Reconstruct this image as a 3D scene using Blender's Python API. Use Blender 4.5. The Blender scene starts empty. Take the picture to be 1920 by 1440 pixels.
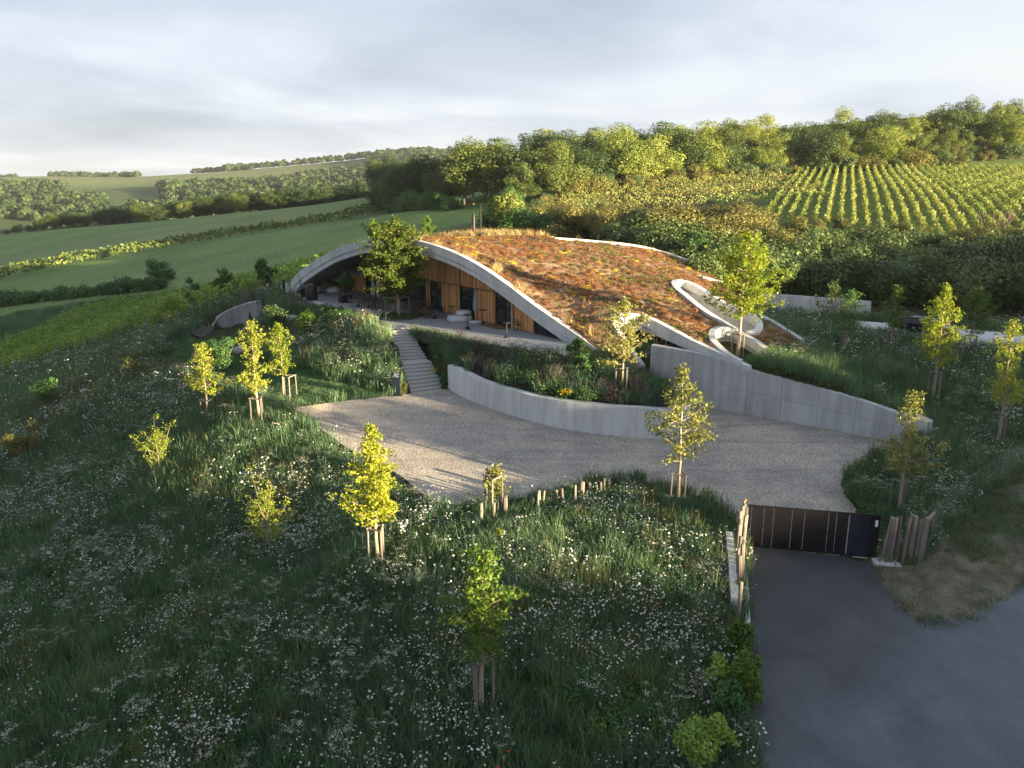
import bpy, bmesh, math, random
import numpy as np
from mathutils import Vector, Matrix
from mathutils.geometry import delaunay_2d_cdt
R = np.random.default_rng(7)
random.seed(7)
S = bpy.context.scene
COL = S.collection
rad = math.radians

# ------------------------------------------------------------------ camera
CAM_H, PITCH, FPX = 15.3, rad(14.2), 1500.0
cam_d = bpy.data.cameras.new('camera')
cam = bpy.data.objects.new('camera', cam_d)
COL.objects.link(cam)
cam.location = (0, 0, CAM_H)
cam.rotation_euler = (rad(90) - PITCH, 0, 0)
cam_d.sensor_width = 36.0
cam_d.lens = 36.0 * FPX / 1920.0
cam_d.clip_start = 0.5
cam_d.clip_end = 12000
S.camera = cam

# ------------------------------------------------------------------ light
SUN_EL = 6.5
HS = np.array([0.86, -0.51]); HS = HS / np.linalg.norm(HS)
SUN_STRENGTH, SKY_STRENGTH, EXPOSURE = 5.0, 0.054, 2.5
sun_d = bpy.data.lights.new('sun', 'SUN')
sun_d.energy = SUN_STRENGTH
sun_d.angle = rad(0.5)
sun_d.color = (1.0, 0.79, 0.47)
sun = bpy.data.objects.new('sun', sun_d)
COL.objects.link(sun)
tosun = Vector((HS[0] * math.cos(rad(SUN_EL)), HS[1] * math.cos(rad(SUN_EL)), math.sin(rad(SUN_EL))))
sun.rotation_euler = tosun.to_track_quat('Z', 'Y').to_euler()
sun.location = tosun * 300

W = bpy.data.worlds.new('World')
S.world = W
W.use_nodes = True
nt = W.node_tree
nt.nodes.clear()
def N(t, kind, **kw):
    n = t.nodes.new(kind)
    for k, v in kw.items():
        if k in n.inputs.keys() if isinstance(k, str) else False:
            n.inputs[k].default_value = v
        else:
            setattr(n, k, v)
    return n
L = lambda t, a, b: t.links.new(a, b)
def math_n(t, op, a, b=None, clamp=False):
    n = t.nodes.new('ShaderNodeMath'); n.operation = op; n.use_clamp = clamp
    for i, v in enumerate((a, b)):
        if v is None: continue
        if hasattr(v, 'links'): L(t, v, n.inputs[i])
        else: n.inputs[i].default_value = v
    return n.outputs[0]
def mix_c(t, fac, a, b, mode='MIX'):
    n = t.nodes.new('ShaderNodeMix'); n.data_type = 'RGBA'; n.blend_type = mode
    for s, v in ((n.inputs[0], fac), (n.inputs[6], a), (n.inputs[7], b)):
        if hasattr(v, 'links'): L(t, v, s)
        elif isinstance(v, (int, float)): s.default_value = v
        else: s.default_value = (*v, 1.0)
    return n.outputs[2]
def ramp(t, fac, stops):
    n = t.nodes.new('ShaderNodeValToRGB')
    e = n.color_ramp.elements
    while len(e) < len(stops): e.new(0.5)
    for el, (p, c) in zip(e, stops):
        el.position = p; el.color = (*c, 1.0) if len(c) == 3 else c
    L(t, fac, n.inputs[0])
    return n.outputs[0]
sky = N(nt, 'ShaderNodeTexSky')
sky.sky_type = 'NISHITA'
sky.sun_disc = False
sky.sun_elevation = rad(SUN_EL)
sky.sun_rotation = math.atan2(HS[0], HS[1])
sky.air_density = 1.0; sky.dust_density = 1.5; sky.ozone_density = 1.0
tc = N(nt, 'ShaderNodeTexCoord')
sep = N(nt, 'ShaderNodeSeparateXYZ'); L(nt, tc.outputs['Generated'], sep.inputs[0])
zz = math_n(nt, 'ADD', math_n(nt, 'MAXIMUM', sep.outputs[2], 0.0), 0.10)
cmb = N(nt, 'ShaderNodeCombineXYZ')
L(nt, math_n(nt, 'DIVIDE', sep.outputs[0], zz), cmb.inputs[0])
L(nt, math_n(nt, 'DIVIDE', sep.outputs[1], zz), cmb.inputs[1])
cn = N(nt, 'ShaderNodeTexNoise'); L(nt, cmb.outputs[0], cn.inputs['Vector'])
cn.inputs['Scale'].default_value = 0.42; cn.inputs['Detail'].default_value = 7; cn.inputs['Roughness'].default_value = 0.52
cn.inputs['Distortion'].default_value = 0.3
cn2 = N(nt, 'ShaderNodeTexNoise'); L(nt, cmb.outputs[0], cn2.inputs['Vector'])
cn2.inputs['Scale'].default_value = 0.22; cn2.inputs['Detail'].default_value = 4
dens = math_n(nt, 'ADD', math_n(nt, 'MULTIPLY', cn.outputs[0], 0.6), math_n(nt, 'MULTIPLY', cn2.outputs[0], 0.4))
# cloud sheet: thin parts bright, thick parts grey-blue
dens = math_n(nt, 'ADD', dens, math_n(nt, 'MULTIPLY', math_n(nt, 'SUBTRACT', math_n(nt, 'MULTIPLY', math_n(nt, 'MINIMUM', sep.outputs[2], 0.4), 0.34), math_n(nt, 'ADD', math_n(nt, 'MULTIPLY', sep.outputs[0], 0.09), 0.03)), 0.9))
CLOUD_GAIN = 3.65
cl_col = ramp(nt, dens, [(0.38, (0.86, 0.90, 0.97)), (0.45, (0.76, 0.82, 0.92)), (0.52, (0.58, 0.65, 0.77)), (0.63, (0.40, 0.47, 0.58))])
vm = N(nt, 'ShaderNodeVectorMath', operation='SCALE'); L(nt, cl_col, vm.inputs[0]); vm.inputs['Scale'].default_value = CLOUD_GAIN
cov = ramp(nt, dens, [(0.30, (0.55,) * 3), (0.48, (0.93,) * 3)])
hz = ramp(nt, sep.outputs[2], [(0.0, (0.93,) * 3), (0.12, (1, 1, 1))])
skyc = mix_c(nt, math_n(nt, 'MULTIPLY', cov, hz), sky.outputs[0], vm.outputs[0])
bg = N(nt, 'ShaderNodeBackground'); L(nt, skyc, bg.inputs[0]); bg.inputs[1].default_value = SKY_STRENGTH
out = N(nt, 'ShaderNodeOutputWorld'); L(nt, bg.outputs[0], out.inputs[0])

S.view_settings.view_transform = 'Standard'
S.view_settings.look = 'None'
S.view_settings.exposure = EXPOSURE
S.view_settings.gamma = 1
S.view_settings.use_curve_mapping = False
S.render.engine = 'CYCLES'
S.cycles.max_bounces = 6
S.cycles.diffuse_bounces = 3
S.cycles.glossy_bounces = 2
S.cycles.transmission_bounces = 4
S.cycles.transparent_max_bounces = 6
S.cycles.volume_bounces = 0

# ------------------------------------------------------------------ survey helpers (photo measurements -> metres)
cp, sp = math.cos(PITCH), math.sin(PITCH)
def ray(px, py):
    cx, cy = (px - 960) / FPX, (720 - py) / FPX
    return np.array([cx, cp + cy * sp, -sp + cy * cp])
def at(px, py, z):
    d = ray(px, py); t = (z - CAM_H) / d[2]
    return np.array([d[0] * t, d[1] * t, z])
def atY(px, py, Y):
    d = ray(px, py); t = Y / d[1]
    return np.array([d[0] * t, Y, CAM_H + d[2] * t])
class TPS:
    def __init__(s, P, smooth=0.0):
        P = np.asarray(P, float); s.c = P[:, :2].mean(0); s.k = np.abs(P[:, :2] - s.c).max()
        X = (P[:, :2] - s.c) / s.k; n = len(X)
        d = np.linalg.norm(X[:, None] - X[None], axis=2)
        A = np.zeros((n + 3, n + 3)); A[:n, :n] = s.f(d) + np.eye(n) * smooth
        A[:n, n] = 1; A[:n, n + 1:] = X; A[n, :n] = 1; A[n + 1:, :n] = X.T
        s.w = np.linalg.solve(A, np.r_[P[:, 2], 0, 0, 0]); s.X = X
    @staticmethod
    def f(d):
        return np.where(d > 1e-9, d * d * np.log(np.maximum(d, 1e-9)), 0)
    def __call__(s, x, y):
        q = (np.stack([np.ravel(x), np.ravel(y)], 1) - s.c) / s.k
        o = np.empty(len(q))
        for i in range(0, len(q), 20000):
            Q = q[i:i + 20000]
            d = np.linalg.norm(Q[:, None] - s.X[None], axis=2)
            o[i:i + 20000] = s.f(d) @ s.w[:-3] + s.w[-3] + Q @ s.w[-2:]
        return o.reshape(np.shape(x))
def inpoly(x, y, P):
    x = np.asarray(x, float); y = np.asarray(y, float); P = np.asarray(P)
    r = np.zeros(x.shape, bool); j = len(P) - 1
    for i in range(len(P)):
        xi, yi, xj, yj = P[i][0], P[i][1], P[j][0], P[j][1]
        if yi != yj:
            r ^= ((yi > y) != (yj > y)) & (x < (xj - xi) * (y - yi) / (yj - yi) + xi)
        j = i
    return r
def edge_dist(x, y, P, closed=True):
    x = np.asarray(x, float); y = np.asarray(y, float); P = np.asarray(P)
    b = np.full(x.shape, 1e9); n = len(P)
    for i in range(n if closed else n - 1):
        a, c = P[i][:2], P[(i + 1) % n][:2]; e = c - a
        t = np.clip(((x - a[0]) * e[0] + (y - a[1]) * e[1]) / max(e @ e, 1e-9), 0, 1)
        b = np.minimum(b, np.hypot(x - a[0] - t * e[0], y - a[1] - t * e[1]))
    return b
def resample(P, step):
    P = np.asarray(P, float)
    d = np.r_[0, np.cumsum(np.linalg.norm(np.diff(P, axis=0), axis=1))]
    n = max(2, int(round(d[-1] / step)) + 1); t = np.linspace(0, d[-1], n)
    return np.stack([np.interp(t, d, P[:, k]) for k in range(P.shape[1])], 1)
def smooth_line(P, step=0.5, closed=False):
    """Catmull-Rom through the points, then even steps."""
    P = np.asarray(P, float)
    Q = np.vstack([P[-1:], P, P[:2]]) if closed else np.vstack([2 * P[:1] - P[1:2], P, 2 * P[-1:] - P[-2:-1]])
    o = []
    for i in range(1, len(Q) - 2):
        for t in np.linspace(0, 1, 12, endpoint=False):
            p0, p1, p2, p3 = Q[i - 1:i + 3]
            o.append(.5 * (2 * p1 + (p2 - p0) * t + (2 * p0 - 5 * p1 + 4 * p2 - p3) * t * t + (3 * p1 - p0 - 3 * p2 + p3) * t ** 3))
    o.append(Q[-2] if not closed else o[0])
    return resample(o, step)
def vnoise(x, y, s, seed=0):
    """smooth value noise 0..1 (numpy)"""
    x = np.asarray(x) / s; y = np.asarray(y) / s
    xi = np.floor(x).astype(np.int64); yi = np.floor(y).astype(np.int64); fx = x - xi; fy = y - yi
    fx = fx * fx * (3 - 2 * fx); fy = fy * fy * (3 - 2 * fy)
    def hsh(a, b):
        v = (a * 374761393 + b * 668265263 + seed * 974711) & 0x7fffffff
        v = ((v ^ (v >> 13)) * 1274126177) & 0x7fffffff
        return ((v ^ (v >> 16)) & 0xffff) / 65535.0
    return (hsh(xi, yi) * (1 - fx) + hsh(xi + 1, yi) * fx) * (1 - fy) + (hsh(xi, yi + 1) * (1 - fx) + hsh(xi + 1, yi + 1) * fx) * fy

# ------------------------------------------------------------------ materials
def new_mat(name):
    m = bpy.data.materials.new(name); m.use_nodes = True
    t = m.node_tree; b = t.nodes['Principled BSDF']
    return m, t, b
def noise(t, scale, detail=4, rough=0.55, coord='Object', vec=None, stretch=None, dist=0):
    n = t.nodes.new('ShaderNodeTexNoise')
    n.inputs['Scale'].default_value = scale; n.inputs['Detail'].default_value = detail; n.inputs['Roughness'].default_value = rough
    n.inputs['Distortion'].default_value = dist
    if vec is None:
        if coord == 'World':
            g = t.nodes.new('ShaderNodeNewGeometry'); vec = g.outputs['Position']
        else:
            c = t.nodes.new('ShaderNodeTexCoord'); vec = c.outputs[coord]
    if stretch:
        mp = t.nodes.new('ShaderNodeMapping'); mp.inputs['Scale'].default_value = stretch
        L(t, vec, mp.inputs[0]); vec = mp.outputs[0]
    L(t, vec, n.inputs['Vector'])
    return n.outputs[0]
def bump(t, b, h, strength=0.3, dist=0.02):
    n = t.nodes.new('ShaderNodeBump'); n.inputs['Strength'].default_value = strength; n.inputs['Distance'].default_value = dist
    L(t, h, n.inputs['Height']); L(t, n.outputs[0], b.inputs['Normal'])
def simple_mat(name, col, rough=0.6, metal=0.0, var=0.15, scale=6.0, bmp=0.0):
    m, t, b = new_mat(name)
    f = noise(t, scale, 5)
    c = ramp(t, f, [(0.3, tuple(v * (1 - var) for v in col)), (0.7, tuple(min(1, v * (1 + var)) for v in col))])
    L(t, c, b.inputs['Base Color']); b.inputs['Roughness'].default_value = rough; b.inputs['Metallic'].default_value = metal
    if bmp: bump(t, b, f, bmp)
    return m
def concrete(name, base, streak=0.2):
    m, t, b = new_mat(name)
    big = noise(t, 0.6, 5, coord='World'); fine = noise(t, 5, 6, 0.65, coord='World')
    st = noise(t, 2.2, 4, coord='World', stretch=(1, 1, 0.12))
    c = ramp(t, big, [(0.3, tuple(v * .84 for v in base)), (0.7, tuple(min(1, v * 1.12) for v in base))])
    c = mix_c(t, 0.45, c, ramp(t, fine, [(0.3, tuple(v * .8 for v in base)), (0.72, tuple(v * 1.13 for v in base))]))
    c = mix_c(t, streak, c, ramp(t, st, [(0.32, tuple(v * .45 for v in base)), (0.62, tuple(v * 1.12 for v in base))]))
    oi = t.nodes.new('ShaderNodeObjectInfo')
    c = mix_c(t, 1.0, c, ramp(t, oi.outputs['Random'], [(0, (.9, .9, .9)), (1, (1.0, 1.0, 1.0))]), 'MULTIPLY')
    vo = t.nodes.new('ShaderNodeTexVoronoi'); vo.inputs['Scale'].default_value = 9
    g = t.nodes.new('ShaderNodeNewGeometry'); L(t, g.outputs['Position'], vo.inputs['Vector'])
    c = mix_c(t, ramp(t, vo.outputs[0], [(0.0, (.5,) * 3), (0.10, (0, 0, 0))]), c, tuple(v * .6 for v in base))
    L(t, c, b.inputs['Base Color']); b.inputs['Roughness'].default_value = 0.8
    bump(t, b, fine, 0.15, 0.01)
    return m
def leaf_mat(name, cols, trans=0.35, rough=0.5, noise_scale=0.8):
    """cols: dark, mid, light; varies leaf by leaf, clump by clump and plant by plant"""
    m, t, b = new_mat(name)
    g = t.nodes.new('ShaderNodeNewGeometry'); oi = t.nodes.new('ShaderNodeObjectInfo')
    f = noise(t, noise_scale, 2, coord='World')
    v = math_n(t, 'ADD', math_n(t, 'MULTIPLY', g.outputs['Random Per Island'], 0.45), math_n(t, 'MULTIPLY', f, 0.55))
    v = math_n(t, 'ADD', v, math_n(t, 'MULTIPLY', math_n(t, 'SUBTRACT', oi.outputs['Random'], 0.5), 0.35))
    c = ramp(t, v, [(0.2, cols[0]), (0.5, cols[1]), (0.8, cols[2])])
    L(t, c, b.inputs['Base Color']); b.inputs['Roughness'].default_value = rough
    b.inputs['Specular IOR Level'].default_value = 0.25
    tr = t.nodes.new('ShaderNodeBsdfTranslucent')
    L(t, mix_c(t, 1.0, c, (1.0, 1.0, 0.55), 'MULTIPLY'), tr.inputs[0])
    mx = t.nodes.new('ShaderNodeMixShader'); mx.inputs[0].default_value = trans
    L(t, b.outputs[0], mx.inputs[1]); L(t, tr.outputs[0], mx.inputs[2])
    L(t, mx.outputs[0], t.nodes['Material Output'].inputs[0])
    return m
M = {}
M['concrete'] = concrete('concrete', (0.48, 0.49, 0.505), 0.42)
M['concrete_dark'] = concrete('concrete_dark', (0.33, 0.335, 0.345), 0.5)
M['concrete_light'] = concrete('concrete_light', (0.62, 0.63, 0.645), 0.30)
M['terrace'] = concrete('terrace', (0.28, 0.29, 0.31), 0.0)
M['step'] = concrete('step_concrete', (0.42, 0.42, 0.41), 0.05)
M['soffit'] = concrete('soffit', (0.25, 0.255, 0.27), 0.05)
M['black'] = simple_mat('black_metal', (0.018, 0.019, 0.022), 0.45, 0.3)
M['gate'] = simple_mat('gate_steel', (0.010, 0.010, 0.014), 0.6, 0.0, 0.2, 1.5)
M['gate_door'] = simple_mat('gate_door_steel', (0.016, 0.022, 0.036), 0.5, 0.0, 0.2, 1.5)
M['letter'] = simple_mat('letter_black', (0.002, 0.002, 0.003), 0.7)
M['dark_metal'] = simple_mat('dark_metal', (0.022, 0.020, 0.019), 0.55, 0.0)
M['grey_metal'] = simple_mat('grey_metal', (0.30, 0.29, 0.28), 0.4, 0.7)
M['fabric'] = simple_mat('fabric_pale', (0.50, 0.52, 0.55), 0.9, 0, 0.12, 8, 0.2)
M['fabric_grey'] = simple_mat('fabric_grey', (0.27, 0.29, 0.32), 0.9, 0, 0.15, 8, 0.2)
M['dark_wood'] = simple_mat('dark_wood', (0.085, 0.05, 0.035), 0.6)
M['mat_brown'] = simple_mat('coir', (0.17, 0.09, 0.045), 0.95, 0, 0.2, 30)
M['orange'] = simple_mat('orange_lens', (0.8, 0.2, 0.02), 0.3)
M['white'] = simple_mat('white_paint', (0.75, 0.76, 0.76), 0.6)
M['terracotta'] = simple_mat('stone_pale', (0.3, 0.29, 0.27), 0.85, 0, 0.3, 4, .3)
M['car'] = simple_mat('car_paint', (0.012, 0.018, 0.032), 0.18, 0.4, 0.05)
M['tyre'] = simple_mat('rubber', (0.012, 0.012, 0.012), 0.85)
M['red'] = simple_mat('red_lens', (0.35, 0.01, 0.01), 0.2)
for k_ in ('gate', 'gate_door'): M[k_].node_tree.nodes['Principled BSDF'].inputs['Specular IOR Level'].default_value = 0.12
def glass_mat():
    m, t, b = new_mat('dark_glass')
    f = noise(t, 1.2, 3, coord='World')
    L(t, ramp(t, f, [(0.35, (0.006, 0.008, 0.010)), (0.7, (0.018, 0.022, 0.024))]), b.inputs['Base Color'])
    b.inputs['Roughness'].default_value = 0.06; b.inputs['Specular IOR Level'].default_value = 0.6
    return m
M['glass'] = glass_mat()
def board_mat(name, cols, rough=0.7):
    m, t, b = new_mat(name)
    oi = t.nodes.new('ShaderNodeObjectInfo')
    gr = noise(t, 7, 5, 0.6, coord='World', stretch=(3, 3, 0.25))
    v = math_n(t, 'ADD', math_n(t, 'MULTIPLY', oi.outputs['Random'], 0.6), math_n(t, 'MULTIPLY', gr, 0.5))
    L(t, ramp(t, v, [(0.15, cols[0]), (0.5, cols[1]), (0.9, cols[2])]), b.inputs['Base Color'])
    b.inputs['Roughness'].default_value = rough; bump(t, b, gr, 0.25, 0.01)
    return m
M['board'] = board_mat('larch_board', [(0.3293, 0.138, 0.0533), (0.5331, 0.243, 0.0972), (0.7056, 0.3606, 0.1568)])
M['fin'] = board_mat('larch_fin', [(0.525, 0.3, 0.15), (0.6, 0.3625, 0.1875), (0.6875, 0.425, 0.2375)])
M['post'] = board_mat('weathered_post', [(0.105, 0.09, 0.08), (0.165, 0.147, 0.132), (0.24, 0.215, 0.195)], 0.85)
M['bark'] = simple_mat('bark', (0.17, 0.125, 0.09), 0.9, 0, 0.35, 12, .5)
M['bark_pale'] = simple_mat('bark_pale', (0.34, 0.27, 0.20), 0.9, 0, 0.25, 12, .4)
M['leaf_young'] = leaf_mat('leaf_young', [(0.1454, 0.2254, 0.0232), (0.2762, 0.3489, 0.0349), (0.4506, 0.4506, 0.0509)], 0.42)
M['leaf_gold'] = leaf_mat('leaf_gold', [(0.1536, 0.2232, 0.0248), (0.2687, 0.3278, 0.0373), (0.3647, 0.3906, 0.0621)], 0.4)
M['leaf_oak'] = leaf_mat('leaf_oak', [(0.1207, 0.157, 0.0362), (0.2173, 0.2415, 0.0604), (0.3864, 0.3502, 0.1328)], 0.3, 0.35)
M['leaf_maple'] = leaf_mat('leaf_maple', [(0.078, 0.156, 0.0192), (0.144, 0.234, 0.0264), (0.264, 0.318, 0.036)], 0.4)
M['leaf_maple_shaded'] = leaf_mat('leaf_maple_shaded', [(0.0403, 0.0862, 0.0161), (0.0747, 0.1323, 0.023), (0.1495, 0.1898, 0.0322)], 0.38)  # maple leaf darkened: the terrace tree's shade is put into the colour
M['leaf_green'] = leaf_mat('leaf_green', [(0.0353, 0.1033, 0.0344), (0.0676, 0.1604, 0.0491), (0.1287, 0.2316, 0.0639)], 0.3)
M['leaf_bright'] = leaf_mat('leaf_bright', [(0.0518, 0.1155, 0.017), (0.088, 0.1684, 0.0228), (0.1449, 0.2214, 0.0342)], 0.35)
M['leaf_shrub'] = leaf_mat('leaf_shrub', [(0.0463, 0.0831, 0.0293), (0.0871, 0.1386, 0.0489), (0.1583, 0.2126, 0.0733)], 0.25, noise_scale=0.4)
M['leaf_shrub_gold'] = leaf_mat('leaf_shrub_gold', [(0.0975, 0.1105, 0.0325), (0.182, 0.182, 0.0546), (0.273, 0.2405, 0.078)], 0.3, noise_scale=0.4)
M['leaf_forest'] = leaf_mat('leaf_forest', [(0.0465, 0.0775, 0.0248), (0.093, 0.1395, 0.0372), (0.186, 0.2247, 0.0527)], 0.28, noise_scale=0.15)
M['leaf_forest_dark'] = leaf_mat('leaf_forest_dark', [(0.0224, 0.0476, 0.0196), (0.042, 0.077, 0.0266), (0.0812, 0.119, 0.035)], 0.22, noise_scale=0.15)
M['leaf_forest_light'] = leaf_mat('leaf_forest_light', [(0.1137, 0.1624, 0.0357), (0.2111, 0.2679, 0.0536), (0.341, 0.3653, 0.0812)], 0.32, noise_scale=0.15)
M['leaf_vine'] = leaf_mat('leaf_vine', [(0.1139, 0.2165, 0.0456), (0.205, 0.3417, 0.0616), (0.3417, 0.4556, 0.0911)], 0.35)
M['leaf_vine_gold'] = leaf_mat('leaf_vine_gold', [(0.1324, 0.1893, 0.042), (0.2444, 0.2974, 0.0788), (0.3667, 0.3893, 0.126)], 0.35)
M['grass'] = leaf_mat('grass_blade', [(0.0472, 0.1055, 0.0588), (0.1049, 0.1943, 0.105), (0.2081, 0.3061, 0.1704)], 0.3, 0.6, 0.25)
M['grass_dry'] = leaf_mat('grass_dry', [(0.099, 0.09, 0.0315), (0.18, 0.153, 0.0585), (0.306, 0.252, 0.117)], 0.3, 0.7, 0.3)
M['straw'] = leaf_mat('straw', [(0.28, 0.20, 0.09), (0.42, 0.32, 0.16), (0.55, 0.44, 0.25)], 0.3, 0.8, 0.3)
M['petal_white'] = leaf_mat('petal_white', [(0.473, 0.473, 0.43), (0.6192, 0.6192, 0.5848), (0.7052, 0.7052, 0.688)], 0.25, 0.6)
M['petal_cream'] = leaf_mat('petal_cream', [(0.34, 0.34, 0.27), (0.46, 0.46, 0.38), (0.56, 0.56, 0.48)], 0.25, 0.6)
M['petal_red'] = leaf_mat('petal_red', [(0.45, 0.02, 0.01), (0.55, 0.04, 0.015), (0.6, 0.07, 0.03)], 0.3)
M['petal_blue'] = leaf_mat('petal_blue', [(0.10, 0.07, 0.22), (0.16, 0.10, 0.32), (0.25, 0.2, 0.42)], 0.3)
M['petal_yellow'] = leaf_mat('petal_yellow', [(0.55, 0.38, 0.01), (0.65, 0.48, 0.015), (0.7, 0.55, 0.03)], 0.3)
M['herb_purple'] = leaf_mat('herb_purple', [(0.0375, 0.0225, 0.0375), (0.0688, 0.0413, 0.0625), (0.125, 0.075, 0.1063)], 0.2)
M['herb_silver'] = leaf_mat('herb_silver', [(0.0805, 0.115, 0.092), (0.138, 0.184, 0.1437), (0.23, 0.276, 0.2185)], 0.2)
M['sedum_rust'] = leaf_mat('sedum_rust', [(0.1564, 0.0616, 0.029), (0.2668, 0.1185, 0.0502), (0.368, 0.199, 0.0869)], 0.15, 0.7, 0.35)
M['sedum_brown'] = leaf_mat('sedum_brown', [(0.11, 0.06, 0.030), (0.18, 0.105, 0.052), (0.28, 0.19, 0.10)], 0.15, 0.7, 0.35)
M['sedum_green'] = leaf_mat('sedum_green', [(0.09, 0.12, 0.02), (0.15, 0.18, 0.03), (0.22, 0.24, 0.05)], 0.15, 0.7, 0.35)
M['sedum_yellow'] = leaf_mat('sedum_yellow', [(0.42, 0.32, 0.01), (0.55, 0.42, 0.015), (0.62, 0.50, 0.03)], 0.15, 0.7, 0.35)
def gravel_mat():
    m, t, b = new_mat('gravel')
    g = t.nodes.new('ShaderNodeNewGeometry')
    vo = t.nodes.new('ShaderNodeTexVoronoi'); vo.inputs['Scale'].default_value = 20; L(t, g.outputs['Position'], vo.inputs['Vector'])
    vc = t.nodes.new('ShaderNodeSeparateColor'); L(t, vo.outputs['Color'], vc.inputs[0])
    v2 = t.nodes.new('ShaderNodeTexVoronoi'); v2.inputs['Scale'].default_value = 46; L(t, g.outputs['Position'], v2.inputs['Vector'])
    vc2 = t.nodes.new('ShaderNodeSeparateColor'); L(t, v2.outputs['Color'], vc2.inputs[0])
    v = math_n(t, 'ADD', math_n(t, 'MULTIPLY', vc.outputs[0], 0.6), math_n(t, 'MULTIPLY', vc2.outputs[0], 0.4))
    c = ramp(t, v, [(0.1, (0.165, 0.15, 0.13)), (0.5, (0.37, 0.34, 0.305)), (0.9, (0.60, 0.56, 0.51))])
    big = noise(t, 0.35, 5, coord='World', dist=.6)
    c = mix_c(t, 1.0, c, ramp(t, big, [(0.28, (.74, .74, .76)), (0.7, (1.08, 1.06, 1.03))]), 'MULTIPLY')
    tr = noise(t, 1.0, 3, 0.5, coord='World', stretch=(.12, .75, .1), dist=.9)
    c = mix_c(t, 1.0, c, ramp(t, tr, [(0.36, (.84, .84, .85)), (0.5, (1.0, 1.0, 1.0)), (0.66, (1.07, 1.06, 1.04))]), 'MULTIPLY')
    L(t, c, b.inputs['Base Color']); b.inputs['Roughness'].default_value = 0.9
    bump(t, b, vo.outputs[0], 0.7, 0.04)
    return m
M['gravel'] = gravel_mat()
def asphalt_mat():
    m, t, b = new_mat('asphalt')
    f = noise(t, 26, 4, 0.75, coord='World'); g = noise(t, 0.35, 6, coord='World', dist=0.8); tr = noise(t, 0.9, 3, coord='World', stretch=(1, .12, 1))
    c = ramp(t, f, [(0.3, (0.024, 0.027, 0.032)), (0.7, (0.058, 0.062, 0.071))])
    c = mix_c(t, 1.0, c, ramp(t, g, [(0.3, (.82, .83, .86)), (0.7, (1.2, 1.2, 1.22))]), 'MULTIPLY')
    c = mix_c(t, 1.0, c, ramp(t, tr, [(0.3, (.9, .9, .9)), (0.7, (1.12, 1.12, 1.12))]), 'MULTIPLY')
    # asphalt grows paler from the drive out towards the public road
    gp = t.nodes.new('ShaderNodeNewGeometry'); sx = t.nodes.new('ShaderNodeSeparateXYZ'); L(t, gp.outputs['Position'], sx.inputs[0])
    k = math_n(t, 'ADD', math_n(t, 'SUBTRACT', math_n(t, 'MULTIPLY', sx.outputs[0], 0.66), math_n(t, 'MULTIPLY', sx.outputs[1], 0.75)), math_n(t, 'MULTIPLY', g, 3.0))
    pale_mix = ramp(t, math_n(t, 'MULTIPLY', math_n(t, 'ADD', k, 12.5), 0.12), [(0.2, (0, 0, 0)), (0.8, (1, 1, 1))])
    c = mix_c(t, pale_mix, c, mix_c(t, 1.0, c, (2.3, 2.32, 2.36), 'MULTIPLY'))
    L(t, c, b.inputs['Base Color']); b.inputs['Roughness'].default_value = 0.75
    bump(t, b, f, 0.25, 0.01)
    return m
M['asphalt'] = asphalt_mat()
def ground_mat():
    m, t, b = new_mat('ground')
    a = t.nodes.new('ShaderNodeVertexColor'); a.layer_name = 'soil'
    f = noise(t, 1.3, 6, 0.65, coord='World'); g = noise(t, 0.05, 5, coord='World')
    c = mix_c(t, 1.0, a.outputs[0], ramp(t, f, [(0.3, (.62, .62, .62)), (0.7, (1.35, 1.35, 1.3))]), 'MULTIPLY')
    c = mix_c(t, 1.0, c, ramp(t, g, [(0.3, (.8, .82, .8)), (0.7, (1.2, 1.17, 1.15))]), 'MULTIPLY')
    L(t, c, b.inputs['Base Color']); b.inputs['Roughness'].default_value = 0.95
    b.inputs['Specular IOR Level'].default_value = 0.1
    bump(t, b, f, 0.6, 0.15)
    return m
M['ground'] = ground_mat()
def sedum_ground():
    m, t, b = new_mat('roof_substrate')
    f = noise(t, 0.7, 6, 0.65, coord='World', dist=0.5); g = noise(t, 5, 4, coord='World')
    c = ramp(t, f, [(0.28, (0.10, 0.055, 0.03)), (0.45, (0.17, 0.095, 0.05)), (0.58, (0.24, 0.16, 0.09)), (0.70, (0.34, 0.30, 0.25))])
    c = mix_c(t, 1.0, c, ramp(t, g, [(0.3, (.65, .65, .65)), (0.7, (1.3, 1.3, 1.3))]), 'MULTIPLY')
    L(t, c, b.inputs['Base Color']); b.inputs['Roughness'].default_value = 0.95
    bump(t, b, g, 0.6, 0.08)
    return m
M['substrate'] = sedum_ground()
M['cobble'] = gravel_mat(); M['cobble'].name = 'slate_chips'
for n in M['cobble'].node_tree.nodes:
    if n.type == 'VALTORGB' and n.color_ramp.elements[0].color[0] < 0.3:
        for e, c in zip(n.color_ramp.elements, ((.05, .048, .05), (.11, .105, .105), (.2, .19, .19))): e.color = (*c, 1)

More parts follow.
